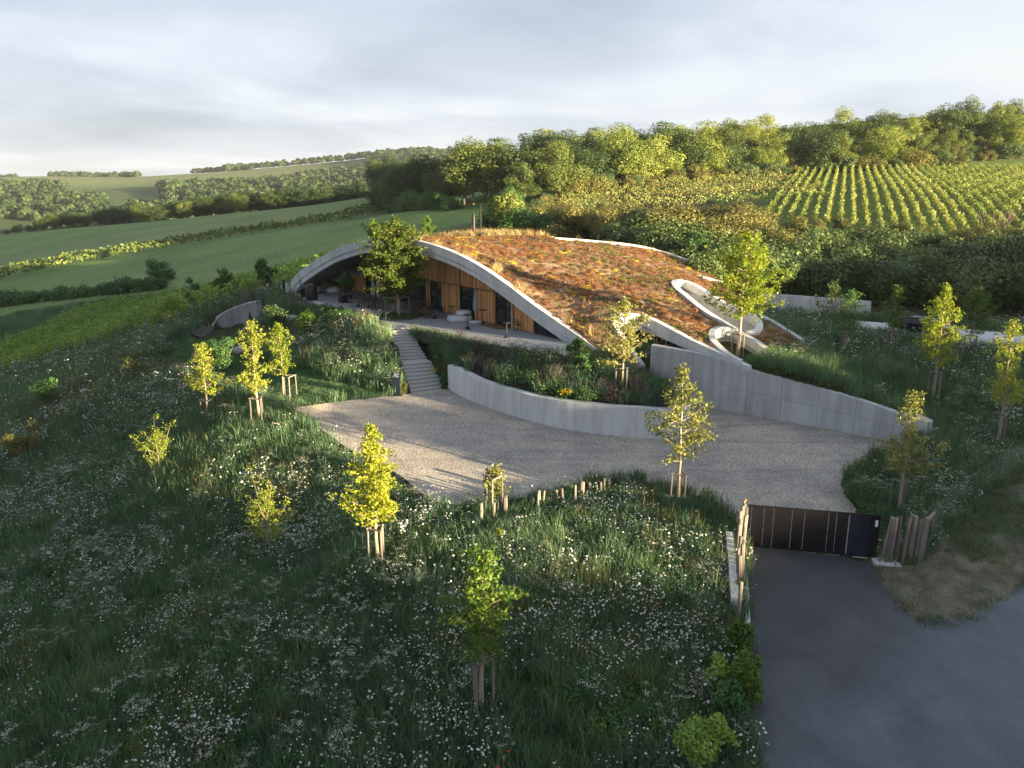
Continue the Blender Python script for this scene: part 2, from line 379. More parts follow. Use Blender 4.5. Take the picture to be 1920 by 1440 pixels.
# ------------------------------------------------------------------ object helpers
def tag(o, label=None, cat=None, group=None, kind=None):
    if label: o['label'] = label
    if cat: o['category'] = cat
    if group: o['group'] = group
    if kind: o['kind'] = kind
    return o
def empty(name, loc, rz=0.0):
    o = bpy.data.objects.new(name, None); COL.objects.link(o)
    o.location = [float(v) for v in loc]; o.rotation_euler = (0, 0, rz); o.empty_display_size = 0.2
    return o
def link(name, me, parent=None, mat=None):
    o = bpy.data.objects.new(name, me); COL.objects.link(o)
    if parent is not None: o.parent = parent
    if mat is not None and not me.materials: me.materials.append(mat)
    return o
def mesh_np(name, V, F, mats=None, smooth=False, mi=None):
    """V (n,3), F (m,k) uniform polygons or list of lists"""
    me = bpy.data.meshes.new(name)
    V = np.asarray(V, np.float32)
    if isinstance(F, np.ndarray):
        k = F.shape[1]; m = len(F)
        me.vertices.add(len(V)); me.vertices.foreach_set('co', V.ravel())
        me.loops.add(m * k); me.loops.foreach_set('vertex_index', F.astype(np.int32).ravel())
        me.polygons.add(m); me.polygons.foreach_set('loop_start', np.arange(0, m * k, k, dtype=np.int32))
        me.polygons.foreach_set('loop_total', np.full(m, k, np.int32))
    else:
        me.from_pydata(V.tolist(), [], [list(map(int, f)) for f in F])
    if mi is not None: me.polygons.foreach_set('material_index', np.asarray(mi, np.int32))
    for m_ in (mats or []): me.materials.append(m_)
    if smooth: me.polygons.foreach_set('use_smooth', np.ones(len(me.polygons), bool))
    me.update(calc_edges=True); me.validate()
    return me
class MB:
    """collects boxes, bars and tubes; build() links them as ONE mesh"""
    def __init__(s): s.v, s.f = [], []
    def add(s, V, F):
        b = len(s.v); s.v += [tuple(map(float, p)) for p in V]; s.f += [[b + i for i in f] for f in F]; return s
    def box(s, c, d, rz=0.0, M4=None):
        x, y, z = (v / 2 for v in d)
        P = [Vector(p) for p in ((-x, -y, -z), (x, -y, -z), (x, y, -z), (-x, y, -z), (-x, -y, z), (x, -y, z), (x, y, z), (-x, y, z))]
        Rm = M4 or Matrix.Rotation(rz, 3, 'Z')
        return s.add([Rm @ p + Vector(c) for p in P], [(0, 3, 2, 1), (4, 5, 6, 7), (0, 1, 5, 4), (1, 2, 6, 5), (2, 3, 7, 6), (3, 0, 4, 7)])
    def tube(s, pts, rs, n=6, cap=True, sq=False):
        pts = [Vector(p) for p in pts]
        if not hasattr(rs, '__len__'): rs = [rs] * len(pts)
        V, F = [], []
        for i, p in enumerate(pts):
            d = (pts[min(i + 1, len(pts) - 1)] - pts[max(i - 1, 0)]).normalized()
            a = Vector((0, 0, 1)) if abs(d.z) < 0.9 else Vector((1, 0, 0))
            u = d.cross(a).normalized(); w = d.cross(u)
            for k in range(n):
                th = 2 * math.pi * k / n + (math.pi / 4 if sq else 0)
                V.append(p + (u * math.cos(th) + w * math.sin(th)) * rs[i])
        for i in range(len(pts) - 1):
            for k in range(n):
                a, b = i * n + k, i * n + (k + 1) % n
                F.append((a, b, b + n, a + n))
        if cap: F += [tuple(range(n))[::-1], tuple(range((len(pts) - 1) * n, len(pts) * n))]
        return s.add(V, F)
    def lathe(s, prof, c=(0, 0, 0), n=14):
        V, F = [], []
        for r, z in prof:
            for k in range(n):
                a = 2 * math.pi * k / n; V.append((c[0] + r * math.cos(a), c[1] + r * math.sin(a), c[2] + z))
        for i in range(len(prof) - 1):
            for k in range(n):
                a, b = i * n + k, i * n + (k + 1) % n; F.append((a, b, b + n, a + n))
        F += [tuple(range(n))[::-1], tuple(range((len(prof) - 1) * n, len(prof) * n))]
        return s.add(V, F)
    def mesh(s, name, mat, smooth=False):
        return mesh_np(name, s.v, s.f, [mat] if mat else None, smooth)
    def build(s, name, mat, parent=None, smooth=False, bevel=0.0):
        me = s.mesh(name, mat, smooth)
        if bevel:
            bm = bmesh.new(); bm.from_mesh(me)
            bmesh.ops.bevel(bm, geom=bm.edges[:], offset=bevel, segments=2, affect='EDGES', clamp_overlap=True); bm.to_mesh(me); bm.free()
        return link(name, me, parent)
def sheet(name, P, zf, mat, step=1.0, holes=(), lift=0.0, smooth=True, reverse=False, parent=None):
    """triangulated sheet over polygon P with height zf(x, y)"""
    P = np.asarray(P)[:, :2]; B = []; E = []
    for ring in (P, *[np.asarray(h)[:, :2] for h in holes]):
        b0 = len(B); r = resample(np.vstack([ring, ring[:1]]), step)[:-1]
        B += r.tolist(); n = len(r); E += [(b0 + i, b0 + (i + 1) % n) for i in range(n)]
    lo, hi = P.min(0), P.max(0)
    gx, gy = np.meshgrid(np.arange(lo[0], hi[0], step), np.arange(lo[1], hi[1], step))
    gx = gx.ravel(); gy = gy.ravel() ; ok = inpoly(gx, gy, P) & (edge_dist(gx, gy, P) > step * .4)
    for h in holes: ok &= ~inpoly(gx, gy, h) & (edge_dist(gx, gy, h) > step * .4)
    B += np.stack([gx[ok], gy[ok]], 1).tolist()
    r = delaunay_2d_cdt([Vector(p) for p in B], E, [], 0, 1e-5)
    V = np.array([(v.x, v.y) for v in r[0]]); T = np.array([list(f) for f in r[2]])
    c = V[T].mean(1); ok = inpoly(c[:, 0], c[:, 1], P)
    for h in holes: ok &= ~inpoly(c[:, 0], c[:, 1], h)
    T = T[ok]
    if reverse: T = T[:, ::-1]
    z = zf(V[:, 0], V[:, 1]) + lift
    return link(name, mesh_np(name, np.c_[V, z], T, [mat], smooth), parent)
def sweep(line, prof, closed=False):
    """sweep a (offset-right, up) profile along a 3D line; returns V, F"""
    line = np.asarray(line, float); n = len(line); V = []; F = []
    for i in range(n):
        a = line[(i - 1) % n if closed else max(i - 1, 0)]; b = line[(i + 1) % n if closed else min(i + 1, n - 1)]
        d = (b - a)[:2]; d = d / max(np.linalg.norm(d), 1e-9); r = np.array([d[1], -d[0]])
        pr = prof(i / (n - 1)) if callable(prof) else prof
        if i == 0: k = len(pr)
        for o, u in pr: V.append((line[i][0] + r[0] * o, line[i][1] + r[1] * o, line[i][2] + u))
    m = n if closed else n - 1
    for i in range(m):
        for j in range(k):
            a = i * k + j; b = i * k + (j + 1) % k; a2 = ((i + 1) % n) * k + j; b2 = ((i + 1) % n) * k + (j + 1) % k
            F.append((a, a2, b2, b))
    if not closed: F += [tuple(range(k)), tuple(range((n - 1) * k, n * k))[::-1]]
    return V, F
def copy_tree(o, parent=None):
    c = o.copy(); COL.objects.link(c); c.parent = parent
    for ch in list(o.children): copy_tree(ch, c)
    return c
# ------------------------------------------------------------------ levels of the place
TZ = 4.7                                   # terrace level
def court_z(x, y): return 0.09 * (np.asarray(y, float) - 32.5)
def on_court(px, py):
    d = ray(px, py); t = (-0.09 * 32.5 - CAM_H) / (d[2] - 0.09 * d[1])
    return np.array([d[0] * t, d[1] * t, CAM_H + d[2] * t])
ROAD_K = 0.045
def road_z(x, y): return ROAD_K * (np.asarray(y, float) - 32.0) - 0.02
def on_road(px, py):
    d = ray(px, py); t = (-ROAD_K * 32.0 - 0.02 - CAM_H) / (d[2] - ROAD_K * d[1])
    return np.array([d[0] * t, d[1] * t, CAM_H + d[2] * t])
def offset_left(P, d):
    P = np.asarray(P, float); T = np.gradient(P[:, :2], axis=0); T /= np.linalg.norm(T, axis=1)[:, None]
    Q = P.copy(); Q[:, 0] -= T[:, 1] * d; Q[:, 1] += T[:, 0] * d
    return Q
# -- garden retaining wall (low curved wall in front of the planting) and big retaining wall: face lines on the court
gw_px = [(840, 729, 684), (862, 742, 694), (900, 758, 713), (950, 776, 729), (1000, 791, 742), (1050, 803, 751), (1100, 811, 757), (1160, 818, 763), (1210, 822, 766), (1248, 823, 768)]
gw_face = np.array([on_court(a, b) for a, b, c in gw_px]); gw_top = np.array([atY(a, c, p[1])[2] for (a, b, c), p in zip(gw_px, gw_face)])
gl = smooth_line(np.c_[gw_face, gw_top], 0.5)
# the wall turns back round the end of the bed
e = gl[-1].copy(); curl = [(0.9, 0.25), (1.5, 0.9), (1.75, 1.9), (1.7, 3.2), (1.4, 4.6)]
gw_line = np.vstack([gl, smooth_line(np.array([[e[0] + a, e[1] + b, e[2], e[3]] for a, b in curl]), 0.5)])
bw_px = [(1216, 744, 647), (1262, 752, 655), (1300, 759, 662), (1340, 767, 672), (1400, 777, 694), (1450, 786, 708), (1510, 797, 724), (1560, 806, 737), (1610, 816, 752), (1660, 826, 769), (1700, 835, 783), (1728, 841, 791)]
bw_face = np.array([on_court(a, b) for a, b, c in bw_px]); bw_top = np.array([atY(a, c, p[1])[2] for (a, b, c), p in zip(bw_px, bw_face)])
bl = smooth_line(np.c_[bw_face, bw_top], 0.5)
e = bl[-1].copy()
bw_line = np.vstack([bl, np.array([[e[0] + a, e[1] + b, e[2], e[3] - c] for a, b, c in ((.35, .05, .04), (.62, .28, .06), (.72, .65, .08), (.75, 1.3, .12), (.75, 2.2, .2))])])
gw_step = offset_left(gw_line, 0.3)[:, :2]; bw_step = offset_left(bw_line, 0.3)[:, :2]
c_ = lambda *a: on_court(*a)[:2]
COURT = np.vstack([[c_(540, 766)], [c_(640, 752)], [c_(742, 741)], [c_(834, 727)], gw_step, [bw_step[0] + (-1.2, 0.2)], bw_step,
                   [c_(1690, 856)], [c_(1640, 868)], [c_(1600, 885)], [c_(1580, 905)], [c_(1588, 930)], [c_(1620, 975)], [c_(1655, 1035)],
                   [c_(1640, 1049)], [c_(1396, 1023)], [c_(1380, 985)], [c_(1340, 950)], [c_(1270, 925)], [c_(1195, 895)], [c_(1100, 903)], [c_(1040, 920)],
                   [c_(960, 938)], [c_(890, 947)], [c_(838, 949)], [c_(800, 935)], [c_(770, 905)], [c_(725, 876)], [c_(660, 846)], [c_(600, 803)]])
r_ = lambda *a: on_road(*a)[:2]
ROAD = np.vstack([[r_(1396, 1023)], [r_(1399, 1090)], [r_(1404, 1180)], [r_(1412, 1300)], [r_(1418, 1440)], [[5.0, 6.0]], [[5.0, -14]], [[15.0, -6]], [[36.0, 20.0]], [[66, 54]], [[63, 58]],
                  [[32.0, 37.6]], [r_(1920, 1092)], [r_(1870, 1130)], [r_(1820, 1156)], [r_(1772, 1171)], [r_(1735, 1168)], [r_(1700, 1152)], [r_(1672, 1125)], [r_(1655, 1090)], [r_(1642, 1049)]])
TERR_PX = [(522, 541), (560, 552), (640, 583), (700, 602), (724, 615), (778, 614), (880, 637), (1000, 660), (1052, 664), (1100, 655), (1040, 600), (640, 520), (530, 530)]
TERR = np.array([at(a, b, TZ)[:2] for a, b in TERR_PX])

# ------------------------------------------------------------------ roof surface
A0 = at(545, 549, TZ); B0 = at(1184, 706, 3.2)
AU = (B0 - A0)[:2]; AL = np.linalg.norm(AU); AU = AU / AL; AN = np.array([-AU[1], AU[0]])     # along the arch, and back into the hill
def on_arch(px, py, back=0.0):
    d = ray(px, py); o = A0[:2] + AN * back
    t = (o @ AN) / (d[:2] @ AN)
    return np.array([d[0] * t, d[1] * t, CAM_H + d[2] * t])
arch_px = [(541, 541), (556, 519), (576, 503), (600, 487), (625, 473), (650, 463), (682, 454), (718, 449.5), (760, 451), (800, 459), (850, 476), (900, 502), (950, 536), (1000, 574), (1050, 609), (1100, 644), (1140, 675), (1183, 701)]
arch_line = smooth_line(np.array([on_arch(*p) for p in arch_px]), 0.6)
strip_px = [(1206, 690, 3.6), (1180, 655, 4.6), (1160, 625, 5.5), (1150, 606, 6.1)]           # far edge of the roof tongue
eye_px = [(1150, 594, 6.45), (1185, 592, 6.45), (1215, 600, 6.2), (1260, 623, 5.75), (1300, 644, 5.3), (1340, 663, 4.9), (1375, 679, 4.5), (1402, 692, 4.25)]
rim_px = [(1040, 449, 9.9), (1080, 451.5, 9.75), (1120, 455, 9.5), (1165, 459, 9.2), (1210, 466, 8.75), (1250, 477, 8.2), (1290, 491, 7.6), (1325, 507, 7.0), (1352, 522, 6.5)]
slot_px = [(1418, 590, 5.1), (1450, 607, 4.75), (1480, 625, 4.4), (1505, 641, 4.05)]
strip = np.array([at(*p) for p in strip_px]); eye = np.array([at(*p) for p in eye_px]); rim = np.array([at(*p) for p in rim_px]); slot = np.array([at(*p) for p in slot_px])
back = np.array([(4.5, 90, 9.3), (-2, 94, 9.2), (-9, 95, 8.9), (-15, 92, 8.0), (-18.6, 88.2, 6.8), (-20.2, 85.6, 5.7), (-20.5, 83.4, 4.7)])
mid = np.array([at(*p) for p in [(900, 447, 10.1), (1000, 452, 9.85), (1000, 520, 8.1), (1150, 520, 7.7), (1262, 535, 7.2), (1250, 600, 5.95), (1340, 600, 5.7), (1425, 622, 4.75), (1332, 628, 5.15), (1384, 668, 4.55), (940, 480, 9.4), (1070, 490, 8.8), (1440, 650, 4.3)]])
ROOF_T = TPS(np.vstack([arch_line[::5], strip, eye, rim, slot, back, mid]), 1e-4)
tip = at(1442, 668, 4.15)
ROOF = np.vstack([arch_line[:, :2], strip[:, :2], eye[:, :2], [at(1392, 688, 4.3)[:2]], [tip[:2]], slot[::-1, :2], [at(1385, 560, 5.7)[:2]], rim[::-1, :2], back[:, :2]])
def on_roof(px, py, dz=0.0):
    d = ray(px, py); z = 6.0
    lo, hi = 30.0, 130.0
    ts = np.linspace(lo, hi, 500) / d[1]
    g = CAM_H + d[2] * ts - ROOF_T(d[0] * ts, d[1] * ts) - dz
    i = np.argmax(g < 0)
    t = ts[i - 1] + (ts[i] - ts[i - 1]) * g[i - 1] / (g[i - 1] - g[i]) if i > 0 else ts[0]
    return np.array([d[0] * t, d[1] * t, CAM_H + d[2] * t])
loop1_px = [(1264, 533), (1276, 530), (1296, 536), (1325, 552), (1360, 573), (1393, 589), (1414, 599), (1424, 611), (1421, 622), (1407, 627), (1384, 623), (1350, 606), (1315, 583), (1286, 559), (1269, 545)]
loop2_px = [(1443, 664), (1412, 642), (1378, 624), (1352, 619), (1336, 626), (1336, 641), (1351, 659), (1370, 673), (1390, 683)]
loop1 = smooth_line(np.array([on_roof(*p) for p in loop1_px]), 0.4, closed=True)[:-1]
loop2 = smooth_line(np.array([on_roof(*p) for p in loop2_px]), 0.4)
HOLE2 = np.vstack([loop2[:, :2]])

# ------------------------------------------------------------------ terrain
bed_top = gw_line[:, 3] - 0.12
BED = np.vstack([gw_step, [bw_step[2] + (-.9, .4)], [at(1246, 716, 2.95)[:2]], [at(1206, 688, 3.6)[:2]], arch_line[::-1][:26, :2], [at(1052, 664, TZ)[:2]], [at(1000, 660, TZ)[:2]], [at(880, 637, TZ)[:2]], [at(778, 614, TZ)[:2]],
                 [at(800, 668, 3.1)[:2]], [at(836, 726, 1.6)[:2]]])
BED_T = TPS(np.vstack([np.c_[gw_step, bed_top][::4], [at(778, 614, 4.6), at(880, 637, 4.65), at(1000, 660, 4.65), at(1052, 664, 4.6), at(1110, 668, 4.3), at(1150, 700, 3.7), at(1200, 712, 3.2), at(1246, 718, 2.7), at(800, 668, 3.15), at(900, 672, 3.7), at(1000, 700, 3.7)]]), 1e-4)
def px3(L_): return [at(a, b, c) for a, b, c in L_]
def pxY(L_): return [atY(a, b, c) for a, b, c in L_]
ctrl = px3([
    # meadow in front of the court
    (905, 1345, -.5), (1385, 1440, -.75), (1385, 1250, -.5), (1385, 1100, -.1), (700, 1440, -1.6), (300, 1440, -3.2), (0, 1440, -4.4), (1275, 950, .55), (1200, 905, .45), (1100, 915, .35), (1090, 960, .3), (950, 950, .1), (840, 960, .05), (1100, 1150, .1), (1250, 1050, .45),
    (710, 1065, -.1), (650, 860, .55), (600, 815, .9), (545, 780, 1.3), (800, 960, .0), (505, 1015, -1.7), (300, 885, -1.4), (390, 785, .0), (490, 795, .95), (100, 1100, -4.3), (0, 1000, -5.0), (150, 850, -3.3), (0, 700, -5.6), (200, 745, -1.6), (300, 700, -.4), (380, 690, .9),
    # lawn hollow and left mound
    (330, 650, .9), (300, 668, .6), (420, 655, 1.1), (500, 745, 1.35), (545, 752, 1.4), (620, 742, 1.6), (720, 735, 1.75), (520, 690, 1.7), (580, 650, 3.1), (620, 690, 2.5), (680, 690, 2.7), (700, 640, 4.2), (660, 610, 4.5), (600, 588, 4.45), (545, 562, 4.3), (500, 570, 3.9),
    (455, 568, 3.5), (420, 580, 3.1), (395, 600, 2.4), (470, 560, 3.6), (515, 548, 4.4), (440, 555, 3.2), (300, 625, .4), (350, 605, 1.4),
    # left vineyard slope
    (100, 665, -5.2), (0, 690, -6.2), (250, 610, -2.2), (380, 575, .8), (470, 545, 2.6),
    # behind the big wall, right meadow
    (1480, 712, 4.15), (1560, 733, 3.6), (1620, 750, 3.0), (1690, 775, 2.15), (1745, 800, 1.35), (1460, 660, 4.1), (1600, 665, 3.2), (1720, 680, 2.75), (1570, 622, 3.4), (1500, 600, 4.0), (1748, 745, 2.1), (1870, 830, 1.15), (1900, 700, 2.4), (1900, 760, 1.8),
    (1660, 900, .55), (1690, 955, .45), (1780, 870, .9), (1690, 1000, .35), (1700, 1060, .1), (1800, 1000, .75), (1900, 900, 1.2), (1860, 1060, .55), (1760, 1160, -.2),
    (1640, 640, 3.2), (1800, 660, 2.9), (1920, 668, 2.8), (1700, 612, 3.15), (1900, 632, 3.1), (1420, 690, 4.2)])
ctrl += pxY([(1500, 560, 84), (1700, 575, 80), (1900, 585, 78), (1300, 470, 100), (1100, 445, 112), (950, 445, 112), (1250, 435, 118), (1450, 390, 142), (1470, 330, 215), (1700, 425, 118), (1920, 440, 112), (1920, 292, 235), (1700, 310, 228), (1550, 322, 222), (1800, 380, 140),
             (1250, 372, 165), (1050, 385, 165), (1350, 330, 230), (900, 415, 150), (1000, 345, 230), (740, 412, 175), (760, 380, 260), (1100, 300, 300), (1900, 215, 330), (1500, 240, 330), (740, 386, 400),
             (350, 562, 130), (100, 588, 134), (550, 505, 137), (640, 470, 150), (700, 440, 165), (300, 520, 166), (0, 560, 170), (300, 475, 213), (0, 512, 215), (600, 425, 220), (740, 402, 250), (300, 415, 388), (0, 441, 350), (150, 425, 375), (500, 396, 395), (-300, 480, 350), (-250, 600, 200), (-300, 720, 110)])
for s_, q_, z_ in ((60, -40, 1), (60, 20, 1.5), (60, 60, 3.0), (95, -40, 5), (95, 30, 4.5), (95, 80, 8), (128, -60, 11), (128, 0, 10.5), (128, 30, 7.5), (128, 60, 11.5), (128, 110, 14), (128, 160, 17), (128, 250, 22), (128, 400, 24), (190, 0, 14), (190, 150, 20), (190, 350, 26), (40, 140, 9), (70, 220, 15), (60, 330, 24), (60, 420, 28), (-60, 430, 18)):
    P2 = HS * s_ + np.array([-HS[1], HS[0]]) * q_
    ctrl.append(np.array([P2[0], P2[1], z_]))
ctrl += [np.array(p, float) for p in ((-60, 10, -9), (-120, 60, -13), (-160, 150, -12), (0, 5, -1.6), (-30, -10, -5), (20, -40, -1), (-8, 84, 4.3), (-12, 100, 3.6), (5, 97, 5.0), (14, 90, 5.2), (22, 84, 4.8), (-26, 92, 3.4), (-24, 84, 4.3))]
TERR_T = TPS(np.array(ctrl), 2e-5)
# far country: height along the skyline by bearing
sk_px = np.array([-900, -300, 0, 120, 210, 400, 550, 650, 760, 900, 2600]); sk_py = np.array([332, 336, 336, 333, 336, 326, 314, 303, 288, 284, 270])
def far_h(x, y):
    r = np.hypot(x, y); az = np.arctan2(x, np.maximum(y, 1e-3))
    px = 960 + np.tan(np.clip(az, -1.3, 1.3)) * 1.031 * FPX
    top = CAM_H + 1700 * (340 - np.interp(px, sk_px, sk_py)) / FPX / 1.031 ** 2
    left = np.interp(px, [0, 350, 800], [1, .55, .2])
    valley = -26 * left - 4
    k = [(430, None), (620, valley), (800, valley * .9), (1150, valley * .25 + top * .35), (1700, top), (2400, top * .93), (4000, top * .7), (9000, top * .3)]
    h = np.full(np.shape(x), np.nan)
    base = np.interp(px, [-300, 0, 300, 740, 1000, 1900], [-12, -8, -5, 3, 14, 26])
    h = base.copy()
    for (r0, v0), (r1, v1) in zip(k[:-1], k[1:]):
        v0 = base if v0 is None else v0
        t = np.clip((r - r0) / (r1 - r0), 0, 1); t = t * t * (3 - 2 * t)
        h = np.where(r >= r0, v0 * (1 - t) + v1 * t, h)
    h = h + (vnoise(x, y, 220, 3) - .5) * 9 * np.clip((r - 600) / 500, 0, 1) * np.clip((2400 - r) / 900, 0.0, 1)
    return h
def base_h(x, y):
    x = np.asarray(x, float); y = np.asarray(y, float)
    r = np.hypot(x, y)
    rc = np.minimum(r, 560); kx = np.where(r > 1e-6, x * rc / np.maximum(r, 1e-6), x); ky = np.where(r > 1e-6, y * rc / np.maximum(r, 1e-6), y)
    n = TERR_T(kx, ky)
    n = np.clip(n, -40, 45)
    t = np.clip((r - 400) / 110, 0, 1); t = t * t * (3 - 2 * t)
    return n * (1 - t) + far_h(x, y) * t
STAIR_TL, STAIR_TR = at(722, 612, TZ), at(780, 611, TZ)
STAIR_BL, STAIR_BR = on_court(770, 738), on_court(834, 729)
STAIR = np.array([STAIR_TL, STAIR_TR, STAIR_BR, STAIR_BL])[:, :2]
CWL = [(399, 612, 1.5), (404, 602, 1.95), (414, 592, 2.4), (430, 582, 2.9), (455, 572.5, 3.4), (475, 567, 3.75), (490, 565, 3.9)]
HOLLOW = np.array([at(a, b, c)[:2] + (-.06, .2) for a, b, c in CWL] + [np.array(q) for q in ((-23.0, 74.5), (-22.8, 70.8), (-25.4, 69.6), (-28.8, 71.0), (-30.3, 74.5))])
def height(x, y):
    x = np.asarray(x, float); y = np.asarray(y, float)
    h = base_h(x, y)
    near = (np.abs(x) < 75) & (y > -20) & (y < 105)
    if near.any():
        xn, yn, hn = x[near], y[near], h[near]
        hn = hn + (vnoise(xn, yn, 6, 1) - .5) * .35 * np.clip(edge_dist(xn, yn, ROAD) / 4, 0, 1)
        k = inpoly(xn, yn, BED); hn[k] = BED_T(xn[k], yn[k]) + (vnoise(xn[k], yn[k], 3, 2) - .5) * .2
        k = inpoly(xn, yn, HOLLOW); hn[k] = np.minimum(hn[k], 1.15 + .05 * (xn[k] - HOLLOW[0][0]))
        k = inpoly(xn, yn, STAIR)
        if k.any():
            t = ((xn[k] - STAIR[0][0]) * (STAIR_BL - STAIR_TL)[0] + (yn[k] - STAIR[0][1]) * (STAIR_BL - STAIR_TL)[1]) / ((STAIR_BL - STAIR_TL)[:2] @ (STAIR_BL - STAIR_TL)[:2])
            hn[k] = TZ - .5 + (STAIR_BL[2] - TZ) * np.clip(t, 0, 1)
        k = inpoly(xn, yn, COURT); hn[k] = court_z(xn[k], yn[k]) - .08
        d = edge_dist(xn, yn, ROAD); ins = inpoly(xn, yn, ROAD)
        rz = road_z(xn, yn)
        w = np.clip(1 - d / 2.0, 0, 1); w = w * w * (3 - 2 * w)
        out_ = ~ins & ~k & (d < 2.0)
        hn[out_] = hn[out_] * (1 - w[out_]) + (rz[out_] + .03) * w[out_]
        hn[ins] = rz[ins] - .08
        k = inpoly(xn, yn, TERR); hn[k] = TZ - .35
        k = inpoly(xn, yn, ROOF)
        rh = ROOF_T(xn[k], yn[k]); hn[k] = np.minimum(np.minimum(hn[k], rh - .14 - .6 * np.clip((edge_dist(xn[k], yn[k], ROOF) - .3) / 1.2, 0, 1)), 4.4)
        k = inpoly(xn, yn, loop1[:, :2]); hn[k] = 3.2
        h = h.copy(); h[near] = hn
    return h
H1 = lambda x, y: float(height(np.array([x]), np.array([y]))[0])
def on_ground(px, py, y0=14.0, y1=600.0):
    d = ray(px, py); ts = np.geomspace(y0, y1, 900) / d[1]
    g = CAM_H + d[2] * ts - height(d[0] * ts, d[1] * ts)
    i = int(np.argmax(g < 0))
    if i == 0: i = 1
    t = ts[i - 1] + (ts[i] - ts[i - 1]) * np.clip(g[i - 1] / (g[i - 1] - g[i] + 1e-9), 0, 1)
    x, y = d[0] * t, d[1] * t
    return np.array([x, y, H1(x, y)])
def axis(segs):
    o = [segs[0][0]]
    for a, b, s in segs:
        n = max(1, int(round((b - a) / s))); o += list(np.linspace(a, b, n + 1)[1:])
    return np.array(o)
def geo(a, b, n): return list(np.geomspace(a, b, n))
gx = np.r_[-np.array(geo(60, 4200, 46))[::-1], axis([(-58, -31, 0.8), (-31, -16, 0.4), (-16, 24, 0.22), (24, 60, 0.8)]), np.array(geo(62, 4200, 46))]
gy = np.r_[[-400, -250, -150, -90, -60, -40, -25], axis([(-15, 10, 2.0), (10, 28, 0.7), (28, 66, 0.22), (66, 80, 0.4), (80, 110, 0.8)]), np.array(geo(112, 4800, 62))]
GX, GY = np.meshgrid(gx, gy)
GZ = height(GX.ravel(), GY.ravel()).reshape(GX.shape)
V = np.stack([GX.ravel(), GY.ravel(), GZ.ravel()], 1)
nx, ny = len(gx), len(gy)
ii = (np.arange(ny - 1)[:, None] * nx + np.arange(nx - 1)[None]).ravel()
F = np.stack([ii, ii + 1, ii + 1 + nx, ii + nx], 1)
me = mesh_np('ground', V, F, [M['ground']], True)
# what the soil or sward is, by zone (true surface colour)
fx, fy = V[:, 0], V[:, 1]
r_all = np.hypot(fx, fy)
colr = np.tile(np.array([.040, .050, .020]), (len(V), 1))
def put(mask, c, k=1.0):
    w = (np.asarray(mask, float) * k)[:, None]; colr[:] = colr * (1 - w) + np.array(c) * w
fld = np.clip((fy - 138 - (fx + 60) * .05) / 8, 0, 1) * (fx < 20)
put(fld, (.155, .235, .085))
put(fld * np.clip((vnoise(fx, fy, 40, 8) - .45) * 3, 0, 1), (.19, .25, .10), .6)
ang = fx * .2 + fy
put(np.clip(1 - np.abs(fy - 300 - fx * .30) / 45, 0, 1) * (fx < -20) , (.215, .235, .115), .55)
put((fx > 38) * np.clip((fy - 105) / 6, 0, 1), (.12, .17, .05))
put(np.clip((fy - 95) / 5, 0, 1) * np.clip((140 - fy) / 5, 0, 1) * (fx < -22), (.085, .125, .045))
farw = np.clip((r_all - 480) / 120, 0, 1)
patch = vnoise(fx, fy, 380, 5); p2 = vnoise(fx + 500, fy, 260, 6)
put(farw, (.10, .15, .06))
put(farw * np.clip((patch - .55) * 8, 0, 1), (.17, .195, .085), .8)
put(farw * np.clip((p2 - .62) * 8, 0, 1), (.055, .09, .035), .8)
pxv = 960 + fx / np.maximum(fy, 1) * 1.031 * FPX
put(np.clip((80 - pxv) / 40, 0, 1) * np.clip((r_all - 450) / 30, 0, 1) * np.clip((720 - r_all) / 60, 0, 1), (.20, .165, .12))
k = inpoly(fx, fy, BED); put(k, (.035, .030, .022))
VERGE = np.vstack([ROAD[11:21], [r_(1720, 1066)[:2]], [on_ground(1760, 1010)[:2]], [on_ground(1920, 880)[:2]], [[36, 49]], [[66, 64]]])
vd = np.where(inpoly(fx, fy, VERGE), 1.0, np.clip(1 - edge_dist(fx, fy, VERGE) / .6, 0, 1))
put(vd, (.165, .148, .122), .95)
put(vd * np.clip((vnoise(fx, fy, 1.6, 11) - .5) * 4, 0, 1), (.07, .08, .03), .8)
LAWN = np.array([on_ground(*p)[:2] for p in [(300, 640), (360, 632), (425, 640), (470, 660), (540, 690), (640, 715), (730, 738), (640, 750), (540, 762), (470, 740), (400, 700), (330, 680)]])
put(inpoly(fx, fy, LAWN), (.045, .12, .028))
at_ = me.color_attributes.new('soil', 'FLOAT_COLOR', 'POINT')
at_.data.foreach_set('color', np.c_[colr, np.ones(len(V))].astype(np.float32).ravel())
ground = link('ground', me); tag(ground, 'rolling grassland with meadow slopes and far fields', kind='structure')

sh = sheet('gravel_court', COURT, court_z, M['gravel'], 1.5); tag(sh, 'pale gravel court below the curved concrete walls', kind='structure')
sh = sheet('road', ROAD, road_z, M['asphalt'], 2.0); tag(sh, 'dark asphalt drive joining the public road', kind='structure')
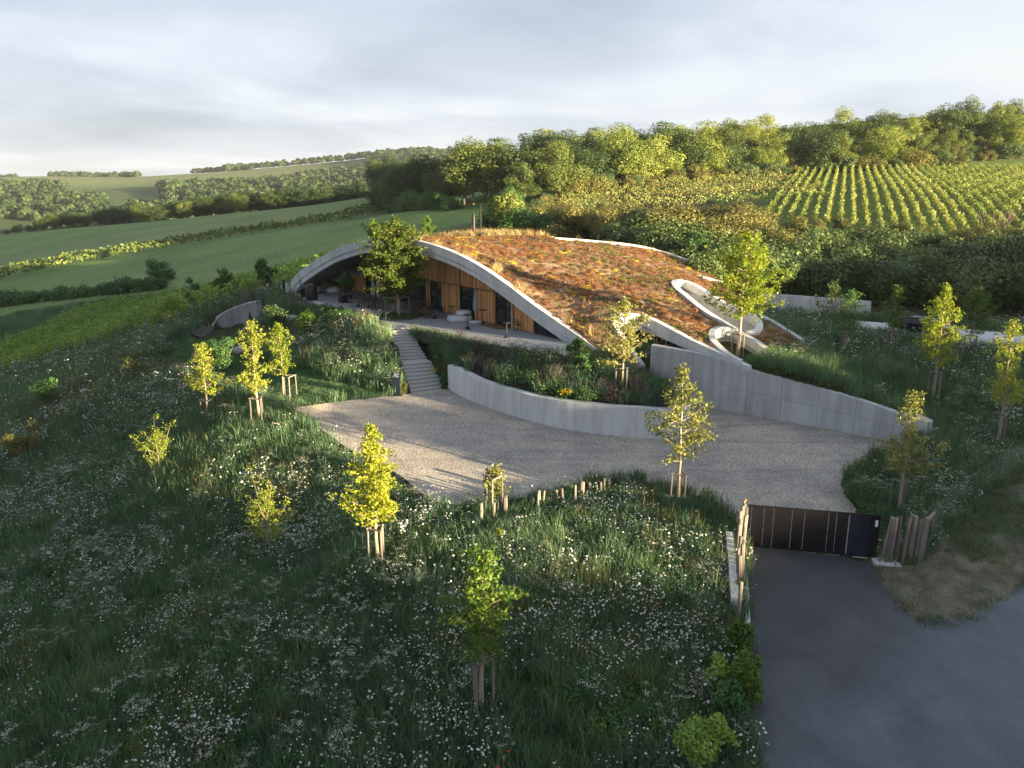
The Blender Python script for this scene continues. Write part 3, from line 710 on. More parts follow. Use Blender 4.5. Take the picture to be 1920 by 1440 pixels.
# ------------------------------------------------------------------ winery building
bld = empty('winery_building', (-6, 68, TZ)); tag(bld, 'low winery under a sweeping concrete arch with a planted rust coloured roof', 'building')
def wpart(o, root):
    """child whose mesh is in world coordinates"""
    o.parent = root; o.location = [-v for v in root.location]; return o
def wbuild(mb, name, mat, root, **k): return wpart(mb.build(name, mat, **k), root)
def wsweep(name, line, prof, mat, root, closed=False, smooth=False):
    V, F = sweep(line, prof, closed)
    return wpart(link(name, mesh_np(name, V, F, [mat], smooth)), root)
roof = sheet('planted_roof', ROOF, lambda x, y: ROOF_T(x, y) + (vnoise(x, y, 1.1, 4) - .5) * .16, M['substrate'], 0.7, holes=[loop1[:, :2], HOLE2]); wpart(roof, bld)
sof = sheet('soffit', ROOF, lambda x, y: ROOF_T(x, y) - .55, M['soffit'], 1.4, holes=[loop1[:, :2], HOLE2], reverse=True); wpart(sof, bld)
# arch band, cast in five lengths with fine joints, each with a recessed lower lip
nA = len(arch_line); slope = np.gradient(arch_line[:, 2]) / np.maximum(np.linalg.norm(np.gradient(arch_line[:, :2], axis=0), axis=1), 1e-6)
cuts = [0, int(nA * .2), int(nA * .41), int(nA * .585), int(nA * .74), int(nA * .88), nA - 1]
for i0, i1 in zip(cuts[:-1], cuts[1:]):
    seg = arch_line[i0:i1 + 1].copy(); t0 = seg[1] - seg[0]
    if i0: seg[0] += t0 / np.linalg.norm(t0) * .015
    sl = slope[i0:i1 + 1]
    def prof(t, sl=sl):
        k = min(1.55, math.sqrt(1 + sl[int(round(t * (len(sl) - 1)))] ** 2)) * .94
        return [(-.36, .16), (.10, .16), (.04, -.52 * k), (-.03, -.54 * k), (-.06, -.98 * k), (-.40, -.98 * k)]
    wsweep('arch_band', seg, prof, M['concrete_light'], bld)
def rect(w, up, dn): return [(-w / 2, up), (w / 2, up), (w / 2, -dn), (-w / 2, -dn)]
wsweep('roof_edge', strip, rect(.34, .2, .75), M['concrete_light'], bld)
eye_s = smooth_line(eye, .5)
wsweep('eyelid_band', eye_s, lambda t: [(-.35, .18), (.06, .18), (.0, -.82 * (1 - t) ** .8 - .18), (-.38, -.82 * (1 - t) ** .8 - .18)], M['concrete_light'], bld)
rim_s = smooth_line(rim, .8)
wsweep('roof_edge', rim_s, rect(.42, .2, .7), M['concrete_light'], bld)
wsweep('roof_edge', smooth_line(slot, .6), rect(.38, .18, .7), M['concrete_light'], bld)
wsweep('roof_edge', np.array([on_roof(1316, 523), on_roof(1334, 527), on_roof(1356, 533)]), rect(.45, .25, .6), M['concrete_light'], bld)
wsweep('roof_edge', smooth_line(back, .8), rect(.4, .12, .7), M['concrete'], bld)
# light wells in the roof
wsweep('skylight_rim', loop1, rect(.44, .26, .34), M['concrete_light'], bld, closed=True)
wl = loop1.copy(); V = []; F = []
for i, p in enumerate(wl): V += [(p[0], p[1], p[2] - .3), (p[0], p[1], 3.3)]
n = len(wl)
for i in range(n): a = 2 * i; b = 2 * ((i + 1) % n); F.append((a, a + 1, b + 1, b))
wpart(link('light_well', mesh_np('light_well', V, F, [M['concrete']])), bld)
sh = sheet('light_well_floor', loop1[:, :2], lambda x, y: np.full(np.shape(x), 3.34), M['terrace'], 1.5); wpart(sh, bld)
wsweep('skylight_rim', loop2, rect(.42, .26, .3), M['concrete_light'], bld)
V = []; F = []
for p in loop2: V += [(p[0], p[1], p[2] - .25), (p[0], p[1], 2.6)]
for i in range(len(loop2) - 1): a = 2 * i; F.append((a, a + 1, a + 3, a + 2))
wpart(link('light_well', mesh_np('light_well', V, F, [M['concrete']])), bld)
# facade
F0, F1 = at(625, 536, TZ)[:2], at(1052, 637, TZ)[:2]
FU = (F1 - F0); FL = np.linalg.norm(FU); FU /= FL; FN = np.array([FU[1], -FU[0]])        # FN faces the terrace
def s_of(px, py=585):
    d = ray(px, py)[:2]; t = (F0 @ FN) / (d @ FN); return float((d * t - F0) @ FU)
def fp(s, off=0.0): return F0 + FU * s + FN * off
def top_at(s): return float(ROOF_T(np.array([fp(s)[0]]), np.array([fp(s)[1]]))[0]) - .50
FANG = math.atan2(FU[1], FU[0])
HT = 2.45
back_v = []; ss = np.linspace(0, FL, 40)
for s in ss: p = fp(s, -.16); back_v += [(p[0], p[1], TZ - .1), (p[0], p[1], top_at(s) + .1)]
wpart(link('backing_wall', mesh_np('backing_wall', back_v, [(2 * i, 2 * i + 2, 2 * i + 3, 2 * i + 1) for i in range(len(ss) - 1)], [M['dark_wood']])), bld)
p0, p1 = fp(0, -.16), fp(0, -9.0)
wbuild(MB().box(((p0[0] + p1[0]) / 2, (p0[1] + p1[1]) / 2, TZ + 1.3), (.2, 8.8, 2.8), FANG), 'side_wall', M['board'], bld)
opens = [(648, 662), (689, 706), (746, 801), (808, 831), (864, 893), (930, 961), (1004, 1046)]
so = [(s_of(a), s_of(b)) for a, b in opens]
for k, (a, b) in enumerate(so):
    w = b - a; c = fp((a + b) / 2, -.06); tz = min(TZ + HT, min(top_at(a), top_at(b)) - .02)
    zt = [min(TZ + HT, top_at(q) - .03) for q in (a, b)]
    def wall_quad(x0, x1, off, th, z0, za, zb):
        P = [(*fp(x, o), z) for o in (off, off - th) for x, z in ((x0, z0), (x1, z0), (x1, zb), (x0, za))]
        return MB().add(P, [(0, 1, 2, 3), (7, 6, 5, 4), (0, 4, 5, 1), (1, 5, 6, 2), (2, 6, 7, 3), (3, 7, 4, 0)])
    pane = wbuild(wall_quad(a + .05, b - .05, -.06, .03, TZ + .06, zt[0] - .05, zt[1] - .05), 'glass_door', M['glass'], bld)
    fr = MB()
    nb = max(1, int(round(w / 1.15)))
    for j in range(nb + 1):
        q = a + w * j / nb; p = fp(q, -.05); zq = min(TZ + HT, top_at(q) - .03)
        fr.box((p[0], p[1], (TZ + zq) / 2), (.06, .1, zq - TZ), FANG)
    fr2 = wall_quad(a, b, .0, .1, TZ + .01, TZ + .07, TZ + .07); fr.add(fr2.v, fr2.f)
    fr2 = MB().add([(*fp(x, o), z) for o in (.001, -.1) for x, z in ((a, zt[0] - .07), (b, zt[1] - .07), (b, zt[1]), (a, zt[0]))], [(0, 1, 2, 3), (7, 6, 5, 4), (0, 4, 5, 1), (1, 5, 6, 2), (2, 6, 7, 3), (3, 7, 4, 0)])
    fr.add(fr2.v, fr2.f)
    f_ = fr.build('frame', M['black']); f_.parent = pane
    if k in (3, 4, 5):
        p = fp(b - .2, .0); h_ = MB().tube([(p[0], p[1], TZ + .8), (p[0], p[1], TZ + 1.3)], .02).build('handle', M['grey_metal']); h_.parent = pane
fins = [s_of(p) for p in (664, 684, 725, 803, 832, 862, 893, 925, 962, 1001)]
for q in fins:
    p = fp(q, .06); zt = top_at(q) + .02
    wbuild(MB().box((p[0], p[1], (TZ + zt) / 2), (.09, .14, zt - TZ), FANG), 'timber_post', M['fin'], bld)
def blocked(s, lower):
    if any(abs(s - q) < .14 for q in fins): return True
    return lower and any(a - .12 < s < b + .12 for a, b in so)
s = .12
while s < FL - .1:
    w = R.uniform(.15, .21); c = s + w / 2; off = R.uniform(-.015, .02)
    zt = top_at(c)
    if not blocked(c, True):
        z1 = min(TZ + HT - .02, zt); p = fp(c, off)
        if z1 - TZ > .25: wbuild(MB().box((p[0], p[1], (TZ + .05 + z1) / 2), (w - .025, .05, z1 - TZ - .05), FANG), 'board', M['board'], bld)
    if not blocked(c, False) and zt > TZ + HT + .2:
        p = fp(c, off + .01); z0 = TZ + HT + .05
        wbuild(MB().box((p[0], p[1], (z0 + zt) / 2), (w - .025, .05, zt - z0), FANG), 'board', M['board'], bld)
    s += w
for a, b in zip([0.1] + fins, fins + [FL]):
    p = fp((a + b) / 2, .045); zt = top_at(b)
    if zt > TZ + HT + .1: wbuild(MB().box((p[0], p[1], TZ + HT + .015), (b - a - .1, .09, .05), FANG), 'transom', M['black'], bld)
# dark recess below the eyelid
q0, q1 = eye_s[0], eye_s[min(len(eye_s) - 1, 9)]
V = []
for p in eye_s[:12]: V += [(p[0] + .2, p[1] + .5, 2.0), (p[0] + .2, p[1] + .5, p[2] + .02)]
wpart(link('dark_window', mesh_np('dark_window', V, [(2 * i, 2 * i + 2, 2 * i + 3, 2 * i + 1) for i in range(11)], [M['glass']])), bld)
for p in eye_s[1:11:2]:
    wbuild(MB().box((p[0] + .1, p[1] + .38, (2.0 + p[2]) / 2 + .0), (.08, .1, p[2] - 2.05)), 'timber_post', M['board'], bld)
# sheltering wall of the left leg of the arch
lw = np.array([at(548, 549, TZ), at(566, 546, TZ), at(585, 541.5, TZ), at(603, 537, TZ)])
lw = np.c_[lw[:, :2], np.full(4, TZ)]; lwr = smooth_line(lw, .6)
V = []
for p in lwr:
    z = float(ROOF_T(np.array([p[0] + .25]), np.array([p[1] + .0]))[0]); V += [(p[0], p[1], TZ - .2), (p[0], p[1], max(TZ + .35, z - .5))]
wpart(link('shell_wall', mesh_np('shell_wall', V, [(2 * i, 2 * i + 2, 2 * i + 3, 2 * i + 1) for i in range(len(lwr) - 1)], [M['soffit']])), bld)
# slat skirt at the right foot of the facade
for i in range(9):
    p = at(1053 + i * 4.2, 640 + i * 3.4, 4.45 - i * .06); z = float(ROOF_T(np.array([p[0]]), np.array([p[1]]))[0]) - .6
    wbuild(MB().box((p[0], p[1], (3.6 + max(z, 4.3)) / 2), (.13, .05, max(z, 4.3) - 3.6), FANG), 'board', M['board'], bld)
# chimney, mast and vents on the roof
p = on_roof(888, 446); ch = MB().tube([p + (0, 0, -.3), p + (0, 0, 2.25)], .19, 14).tube([p + (0, 0, 2.26), p + (0, 0, 2.42)], .14, 14)
chimney = wbuild(ch, 'chimney', M['dark_metal'], bld)
cc = MB().lathe([(.02, 2.75), (.05, 2.6), (.2, 2.5), (.2, 2.44), (.02, 2.43)][::-1], p).build('chimney_cap', M['black']); cc.parent = chimney
p = on_roof(902, 446); wbuild(MB().tube([p + (0, 0, -.3), p + (0, 0, 1.9), p + (0, 0, 3.2)], [.045, .035, .02], 8).lathe([(.16, -.2), (.16, .3), (.05, .34)], p, 10), 'mast', M['dark_metal'], bld)
for px, py, h_, r in ((1103, 473, .42, .1), (882, 447, .4, .08), (930, 446, .5, .06)):
    p = on_roof(px, py); wbuild(MB().lathe([(r, -.2), (r, h_ * .8), (r * 1.5, h_ * .82), (r * 1.5, h_), (r * .4, h_ * 1.05)], p, 10), 'roof_vent', M['black'], bld)
for px, py, h_ in ((1172, 523, 1.9), (1121, 456, .8)):
    p = on_roof(px, py); wbuild(MB().tube([p + (0, 0, -.2), p + (0, 0, h_)], .011, 6), 'lightning_rod', M['dark_metal'], bld)

# ------------------------------------------------------------------ terrace and stairs
def slab(name, P, z, th, mat):
    P = np.asarray(P)[:, :2]; n = len(P)
    V = [(p[0], p[1], z) for p in P] + [(p[0], p[1], z - th) for p in P]
    return link(name, mesh_np(name, V, [tuple(range(n)), tuple(range(n, 2 * n))[::-1]] + [(i, i + n, (i + 1) % n + n, (i + 1) % n) for i in range(n)], [mat]))
ar = sum(TERR[i][0] * TERR[(i + 1) % len(TERR)][1] - TERR[(i + 1) % len(TERR)][0] * TERR[i][1] for i in range(len(TERR)))
if ar < 0: TERR = TERR[::-1]
tag(slab('terrace', TERR, TZ, .5, M['terrace']), 'concrete terrace in front of the timber facade', kind='structure')
edge = np.array([at(a, b, TZ) for a, b in TERR_PX[:5]])
el_ = resample(edge, .8); V, F = sweep(el_, [(-.02, .03), (.2, .03), (.2, -.45), (-.02, -.45)])
tag(link('terrace_kerb', mesh_np('terrace_kerb', V, F, [M['concrete_light']])), 'pale concrete kerb along the left edge of the terrace', kind='structure')
st = empty('garden_stairs', (STAIR_BL + STAIR_BR) / 2); tag(st, 'wide pale stairs climbing from the gravel court to the terrace', 'stairs')
NST = 18
def lerp_path(P, t):
    P = np.asarray(P); d = np.r_[0, np.cumsum(np.linalg.norm(np.diff(P[:, :2], axis=0), axis=1))]; d /= d[-1]
    return np.array([np.interp(t, d, P[:, k]) for k in range(3)])
zb = STAIR_BL[2]
zl = lambda f: zb + (TZ - zb) * f
LP = [at(771, 737, zl(.0)), at(753, 690, zl(.38)), at(751, 676, zl(.46)), at(748, 669, zl(.46)), at(738, 645, zl(.74)), at(726, 619, zl(1))]
RP = [at(834, 729, zl(.0)), at(817, 689, zl(.38)), at(808, 675, zl(.46)), at(789, 667, zl(.46)), at(785, 645, zl(.74)), at(776, 617, zl(1))]
ts = np.linspace(0, .46, 9)[:-1].tolist() + np.linspace(.56, 1.0, 11).tolist()
for i in range(NST):
    t0, t1 = ts[i], ts[i + 1]; z = zb + (TZ - zb) * (i + 1) / NST - (0 if i < NST - 1 else .006)
    l0, r0, l1, r1 = lerp_path(LP, t0), lerp_path(RP, t0), lerp_path(LP, min(1, t1 + .03)), lerp_path(RP, min(1, t1 + .03))
    nose = (l1 - l0)[:2]; nose = nose / np.linalg.norm(nose) * .03
    P = [(l0[0] - nose[0], l0[1] - nose[1]), (r0[0] - nose[0], r0[1] - nose[1]), r1[:2], l1[:2]]
    m = MB(); B4 = [(p[0], p[1], z - .075) for p in P] + [(p[0], p[1], z) for p in P]
    FB = [(0, 3, 2, 1), (4, 5, 6, 7), (0, 1, 5, 4), (1, 2, 6, 5), (2, 3, 7, 6), (3, 0, 4, 7)]
    m.add(B4, FB)
    Q = [l0[:2], r0[:2], r1[:2], l1[:2]]
    m.add([(p[0], p[1], z - .42) for p in Q] + [(p[0], p[1], z - .076) for p in Q], FB)
    wbuild(m, 'step', M['step'], st)
tl, tr = lerp_path(LP, .995), lerp_path(RP, .995)

# ------------------------------------------------------------------ concrete garden walls
def panel_wall(name, label, line, plen, rows, mat, top_off=0.0, thick=.52):
    root = empty(name, (line[0][0], line[0][1], line[0][2])); tag(root, label, 'wall')
    n = len(line); d = np.r_[0, np.cumsum(np.linalg.norm(np.diff(line[:, :2], axis=0), axis=1))]
    core = line[:, :3].copy()
    def pr(t, dz=0.02, i0=None):
        k = t * (n - 1); return k
    V = []; F = []; k4 = 4
    for i in range(n):
        a = line[max(i - 1, 0)]; b = line[min(i + 1, n - 1)]; dd = (b - a)[:2]; dd /= np.linalg.norm(dd); r = np.array([dd[1], -dd[0]])
        for o, z in ((-.04, line[i][3] - .03), (-.04, line[i][2] - .4), (-thick + .03, line[i][2] - .4), (-thick + .03, line[i][3] - .03)):
            V.append((line[i][0] + r[0] * o, line[i][1] + r[1] * o, z))
    for i in range(n - 1):
        for j in range(4):
            a, b = i * 4 + j, i * 4 + (j + 1) % 4; F.append((a, b, b + 4, a + 4))
    F += [(0, 3, 2, 1), tuple((n - 1) * 4 + q for q in range(4))]
    wpart(link('core', mesh_np('core', V, F, [M['concrete_dark']])), root)
    cuts = np.linspace(0, d[-1], max(1, int(round(d[-1] / plen))) + 1)
    for a, b in zip(cuts[:-1], cuts[1:]):
        t = np.linspace(a + .012, b - .012, max(2, int((b - a) / .5) + 1))
        P = np.stack([np.interp(t, d, line[:, k]) for k in range(4)], 1)
        for r_i in range(rows):
            f0, f1 = r_i / rows, (r_i + 1) / rows; V = []; F = []
            g0 = .008 if r_i else -.0; g1 = .008 if r_i < rows - 1 else 0
            pr_ = R.uniform(-.004, .004)
            for i in range(len(P)):
                A = P[max(i - 1, 0)]; B = P[min(i + 1, len(P) - 1)]; dd = (B - A)[:2]; dd /= np.linalg.norm(dd); rr = np.array([dd[1], -dd[0]])
                zb_, zt_ = P[i][2] - .35, P[i][3]; split = P[i][2] + (zt_ - P[i][2]) * .52
                z0 = zb_ if r_i == 0 else split + g0; z1 = zt_ if r_i == rows - 1 else split - g1
                tk = thick if r_i == rows - 1 else .3
                for o, z in ((pr_, z1), (pr_, z0), (-tk, z0), (-tk, z1)): V.append((P[i][0] + rr[0] * o, P[i][1] + rr[1] * o, z))
            m_ = len(P)
            for i in range(m_ - 1):
                for j in range(4):
                    q, w = i * 4 + j, i * 4 + (j + 1) % 4; F.append((q, w, w + 4, q + 4))
            F += [(0, 3, 2, 1), tuple((m_ - 1) * 4 + q for q in range(4))]
            wpart(link('panel', mesh_np('panel', V, F, [mat])), root)
    return root
big_wall = panel_wall('retaining_wall', 'tall curved concrete wall of joined panels sweeping down from the roof to the right', bw_line, 2.15, 2, M['concrete'])
low_wall = panel_wall('garden_wall', 'low curved pale concrete wall holding up the planting beside the stairs', gw_line, 3.6, 1, M['concrete_light'])
p = gw_line[3]; lamp = MB().box((p[0] + .3, p[1] - .22, p[3] - .25), (.32, .06, .16), -.5); tag(lamp.build('wall_lamp', M['black']), 'small black recessed lamp near the stair end of the low wall', 'lamp')
uw0, uw1 = at(1405, 590, 3.75), at(1630, 604, 3.15)
ul = resample(np.array([uw0, (uw0 * .5 + uw1 * .5) + (0, .15, 0), uw1]), .6); ul = np.c_[ul, np.linspace(5.75, 5.0, len(ul))]
panel_wall('yard_wall', 'straight pale concrete wall in front of the dark thicket at the right', ul, 3.0, 1, M['concrete_light'], thick=.3)
UPD = np.array([on_ground(a, b)[:2] for a, b in [(1590, 600), (1632, 604), (1690, 611), (1800, 622), (1920, 635), (2080, 652), (2080, 690), (1920, 662), (1800, 647), (1690, 633), (1640, 624), (1592, 614)]])
sh = sheet('upper_driveway', UPD, lambda x, y: base_h(x, y) + .16, M['concrete_light'], 1.0); tag(sh, 'pale concrete driveway behind the right meadow', kind='structure')
kl = np.array([on_ground(a, b) for a, b in [(2080, 690), (1920, 662), (1800, 647), (1690, 633), (1640, 624), (1592, 614)]])[::-1]; kl = resample(kl, .8); kl[:, 2] = base_h(kl[:, 0], kl[:, 1])
V, F = sweep(kl, [(-.15, .22), (.15, .22), (.15, -.6), (-.15, -.6)])
tag(link('kerb_wall', mesh_np('kerb_wall', V, F, [M['concrete']])), 'low concrete kerb along the front of the upper driveway', kind='structure')
# curved cellar walls in the left mound
def curved_wall(name, label, pts, z0, th=.32):
    ln = smooth_line(np.array([at(*p) for p in pts]), .4); V = []; F = []
    n = len(ln)
    for i in range(n):
        a, b = ln[max(i - 1, 0)], ln[min(i + 1, n - 1)]; dd = (b - a)[:2]; dd /= np.linalg.norm(dd); r = np.array([dd[1], -dd[0]])
        for o, z in ((0, ln[i][2]), (0, z0), (-th, z0), (-th, ln[i][2])): V.append((ln[i][0] + r[0] * o, ln[i][1] + r[1] * o, z))
    for i in range(n - 1):
        for j in range(4): a, b = i * 4 + j, i * 4 + (j + 1) % 4; F.append((a, b, b + 4, a + 4))
    F += [(0, 3, 2, 1), tuple((n - 1) * 4 + q for q in range(4))]
    root = empty(name, (ln[0][0], ln[0][1], z0)); tag(root, label, 'wall')
    wpart(link('wall_face', mesh_np('wall_face', V, F, [M['concrete_dark']])), root)
    cpd = ln.copy(); V, F = sweep(cpd, [(-th - .05, .14), (.06, .14), (.06, .005), (-th - .05, .005)])
    wpart(link('coping', mesh_np('coping', V, F, [M['concrete_light']])), root)
curved_wall('curved_wall', 'larger curved concrete wall with pale rim half buried in the left mound', CWL, .4)
curved_wall('curved_wall', 'smaller curved concrete wall with pale rim behind two young trees on the left mound', [(456, 630, 1.7), (462, 619, 2.05), (472, 610, 2.4), (485, 603, 2.7), (498, 600, 2.9)], .9)
slate = sheet('slate_gravel', np.array([on_ground(a, b)[:2] for a, b in [(335, 622), (360, 608), (392, 604), (402, 614), (385, 632), (345, 634)]]), lambda x, y: height(x, y), M['cobble'], .8, lift=.06); tag(slate, 'patch of grey stone chips beside the left lawn', kind='structure')
slate = sheet('slate_gravel', np.array([on_ground(a, b)[:2] for a, b in [(1030, 668), (1050, 660), (1075, 668), (1105, 690), (1090, 705), (1050, 690)]]), lambda x, y: height(x, y), M['cobble'], .5, lift=.08); tag(slate, 'bed of dark stone chips below the right end of the facade', kind='structure')
slate = sheet('slate_gravel', np.array([c_(833, 730), c_(830, 716), c_(842, 716), c_(852, 734)]), lambda x, y: court_z(x, y), M['cobble'], .4, lift=.03); tag(slate, 'little patch of stone chips between stair foot and low wall', kind='structure')
# ------------------------------------------------------------------ plants: builders
UP = np.array([0, 0, 1.0])
def unit(v): return v / np.maximum(np.linalg.norm(v, axis=-1, keepdims=True), 1e-9)
def leaf_quads(P, Nn, size, rng, aspect=.55, flat=False):
    """diamond leaves at P facing Nn"""
    n = len(P); t = unit(np.cross(Nn, unit(rng.normal(size=(n, 3))))); b = np.cross(Nn, t)
    s = (size * rng.uniform(.7, 1.3, n))[:, None]
    V = np.stack([P - t * s * .5, P + b * s * aspect * .5 - Nn * s * .06, P + t * s * .5, P - b * s * aspect * .5 - Nn * s * .06], 1).reshape(-1, 3)
    return V, np.arange(4 * n).reshape(n, 4)
def tree_thing(name, label, cat, base, parts, group=None, rz=0.0):
    root = empty(name, base, rz); tag(root, label, cat, group)
    for nm, me in parts: o = link(nm, me); o.parent = root
    return root
def young_tree(seed, H, stem, wid, shape='cone', nbr=34, leaf=.13, mat='leaf_young', lean=0.0, dens=1.0, bark='bark_pale', limb_up=.5):
    """trunk with limbs and single leaves in clusters; H total height, stem clear height, wid half width"""
    rng = np.random.default_rng(seed); m = MB()
    ax = [np.array([0, 0, -.3])]; k = 9
    off = np.zeros(2)
    for i in range(1, k + 1):
        off = off + rng.normal(0, .018 * H / 5, 2) + np.array([lean, 0]) / k
        ax.append(np.array([off[0], off[1], H * .985 * i / k]))
    ax = np.array(ax); axis_at = lambda z: np.array([np.interp(z, ax[:, 2], ax[:, j]) for j in range(3)])
    r0 = .012 * H + .012
    m.tube(ax, [r0 * (1 - .9 * i / k) + .006 for i in range(k + 1)], 7)
    C = []; ga = rng.uniform(0, 6.28)
    for i in range(nbr):
        f = (i + rng.uniform(0, .9)) / nbr; z = stem + (H - stem) * f * .97
        if shape == 'cone': r = wid * (1.0 - f) ** .8 * (0.62 + 2.2 * min(f, .24)) * 1.12
        elif shape == 'round': r = wid * math.sqrt(max(.02, 1 - (2 * f - .85) ** 2 * .9)) * (1 - .45 * f) * 1.25
        else: r = wid * 1.3 * (.68 + .32 * math.sin(f * 8 + seed)) * (1 - f) ** .65 + .10
        r = max(.10, r * rng.uniform(.55, 1.25)); ga += 2.4 + rng.normal(0, .35)
        p0 = axis_at(z); up = limb_up * r * rng.uniform(.5, 1.3) + .05
        d = np.array([math.cos(ga), math.sin(ga), 0]); mid = p0 + d * r * .5 + UP * up * .35; end = p0 + d * r + UP * up
        rb = .008 + .010 * r
        m.tube([p0, mid, end], [rb, rb * .7, .004], 4, cap=False)
        nc = max(2, int(r * 7 * dens))
        for c in range(nc):
            t = .25 + .75 * (c + rng.uniform(0, 1)) / nc
            q = p0 * (1 - t) ** 2 + 2 * t * (1 - t) * mid + t * t * end
            q = q + rng.normal(0, .09 + .05 * r, 3) * np.array([1, 1, .7]); C.append(q)
    for c in range(int(6 * dens) + 3): C.append(axis_at(H * rng.uniform(.86, 1.0)) + rng.normal(0, .05, 3))
    C = np.array(C); nl = 13
    P = (C[:, None] + rng.normal(0, .105, (len(C), nl, 3)) * np.array([1, 1, .75])).reshape(-1, 3)
    Nn = unit(rng.normal(0, .75, P.shape) + UP * .75)
    V, F = leaf_quads(P, Nn, leaf, rng, .62)
    return [('trunk', m.mesh('trunk', M[bark], True)), ('crown', mesh_np('crown', V, F, [M[mat]]))]
def lobe_crown(seed, rx, rz, zc, nlobes, nq, size, mat, lob=(.32, .5), flatb=.55, fuzz=.16):
    """crown of overlapping leafy clumps round (0,0,zc)"""
    rng = np.random.default_rng(seed); Ls = []
    for i in range(nlobes):
        v = unit(rng.normal(size=3)); v[2] = v[2] * (1 if v[2] > 0 else flatb)
        f = rng.uniform(.35, .78); Ls.append((np.array([v[0] * rx * f, v[1] * rx * f, zc + v[2] * rz * f]), rng.uniform(*lob) * rx))
    P = []; Nn = []
    tot = sum(l[1] ** 2 for l in Ls)
    for c, r in Ls:
        n = max(12, int(nq * r * r / tot)); v = unit(rng.normal(size=(n, 3)))
        rr = r * (1 + .35 * fuzz - np.abs(rng.normal(0, fuzz, n)) + rng.normal(0, fuzz * .4, n))[:, None] * (1 + .12 * np.sin(v * 7 + c))
        P.append(c + v * rr * np.array([1, 1, .8])); Nn.append(unit(v + rng.normal(0, .55, (n, 3)) + UP * .35))
    V, F = leaf_quads(np.vstack(P), np.vstack(Nn), size, rng, .7)
    return mesh_np('crown', V, F, [M[mat]]), Ls
def wood_tree(seed, H, rx, mat, nq=2600, size=.62, trunk_r=.2, nlobes=44):
    rz = H * .48; zc = H * .50
    crown, Ls = lobe_crown(seed, rx, rz, zc, nlobes, nq, size, mat, (.16, .36), .8, .20)
    m = MB().tube([(0, 0, -1.0), (0.1, 0, H * .3), (-.1, .1, H * .62), (0, 0, H * .85)], [trunk_r, trunk_r * .75, trunk_r * .5, .04], 7)
    for c, r in Ls[:8]: m.tube([(0, 0, H * .28 + .02 * c[2]), tuple(c * .6 + np.array([0, 0, c[2] * .3])), tuple(c)], [trunk_r * .4, trunk_r * .25, .03], 4, cap=False)
    return [('trunk', m.mesh('trunk', M['bark'])), ('crown', crown)]
def shrub(seed, rx, H, mat, nq=1500, size=.2, nlobes=12, twigs=8, fuzz=.3):
    crown, Ls = lobe_crown(seed, rx, H * .52, H * .42, nlobes, nq, size, mat, (.24, .46), .9, fuzz)
    rng = np.random.default_rng(seed + 5); m = MB()
    for i in range(twigs):
        c, r = Ls[i % len(Ls)]; e = c + unit(rng.normal(size=3) + UP) * r * rng.uniform(.9, 1.35)
        m.tube([(c[0] * .1, c[1] * .1, -.3), tuple(c * .6), tuple(e)], [.05 * H / 2, .03 * H / 2, .008], 4, cap=False)
    return [('stem', m.mesh('stem', M['bark'])), ('crown', crown)]
def plant_copy(proto, loc, rz, sc, label=None, group=None):
    c = copy_tree(proto); c.location = [float(v) for v in loc]; c.rotation_euler = (0, 0, rz); c.scale = sc
    if label: c['label'] = label
    if group: c['group'] = group
    return c
class Protos:
    """first use places the prototype itself, later uses copy it"""
    def __init__(s): s.d = {}
    def place(s, key, maker, name, label, cat, loc, rz, sc, group):
        if key not in s.d:
            s.d[key] = tree_thing(name, label, cat, (0, 0, 0), maker(), group); o = s.d[key]
        else: o = copy_tree(s.d[key])
        o.location = [float(v) for v in loc]; o.rotation_euler = (0, 0, rz); o.scale = (sc, sc, sc) if not hasattr(sc, '__len__') else sc
        o['label'] = label
        if group: o['group'] = group
        elif 'group' in o: del o['group']
        return o
PR = Protos()

# ------------------------------------------------------------------ scatter (instances on points, for what nobody could count)
def scatter_group(src):
    g = bpy.data.node_groups.new('scatter_' + src.name, 'GeometryNodeTree')
    g.interface.new_socket('Geometry', in_out='INPUT', socket_type='NodeSocketGeometry'); g.interface.new_socket('Geometry', in_out='OUTPUT', socket_type='NodeSocketGeometry')
    gi = g.nodes.new('NodeGroupInput'); go = g.nodes.new('NodeGroupOutput')
    iop = g.nodes.new('GeometryNodeInstanceOnPoints'); oi = g.nodes.new('GeometryNodeObjectInfo'); oi.inputs['Object'].default_value = src
    if 'As Instance' in oi.inputs: oi.inputs['As Instance'].default_value = True
    na = g.nodes.new('GeometryNodeInputNamedAttribute'); na.data_type = 'FLOAT_VECTOR'; na.inputs['Name'].default_value = 'rot'
    ns = g.nodes.new('GeometryNodeInputNamedAttribute'); ns.data_type = 'FLOAT_VECTOR'; ns.inputs['Name'].default_value = 'scl'
    l = g.links
    l.new(gi.outputs[0], iop.inputs['Points']); l.new(oi.outputs['Geometry'], iop.inputs['Instance'])
    er = g.nodes.new('FunctionNodeEulerToRotation'); l.new(na.outputs['Attribute'], er.inputs[0]); l.new(er.outputs[0], iop.inputs['Rotation'])
    l.new(ns.outputs['Attribute'], iop.inputs['Scale']); l.new(iop.outputs[0], go.inputs[0])
    return g
SRC = {}
def src_obj(me):
    o = bpy.data.objects.new(me.name + '_source', me); SRC[me.name] = o
    return o
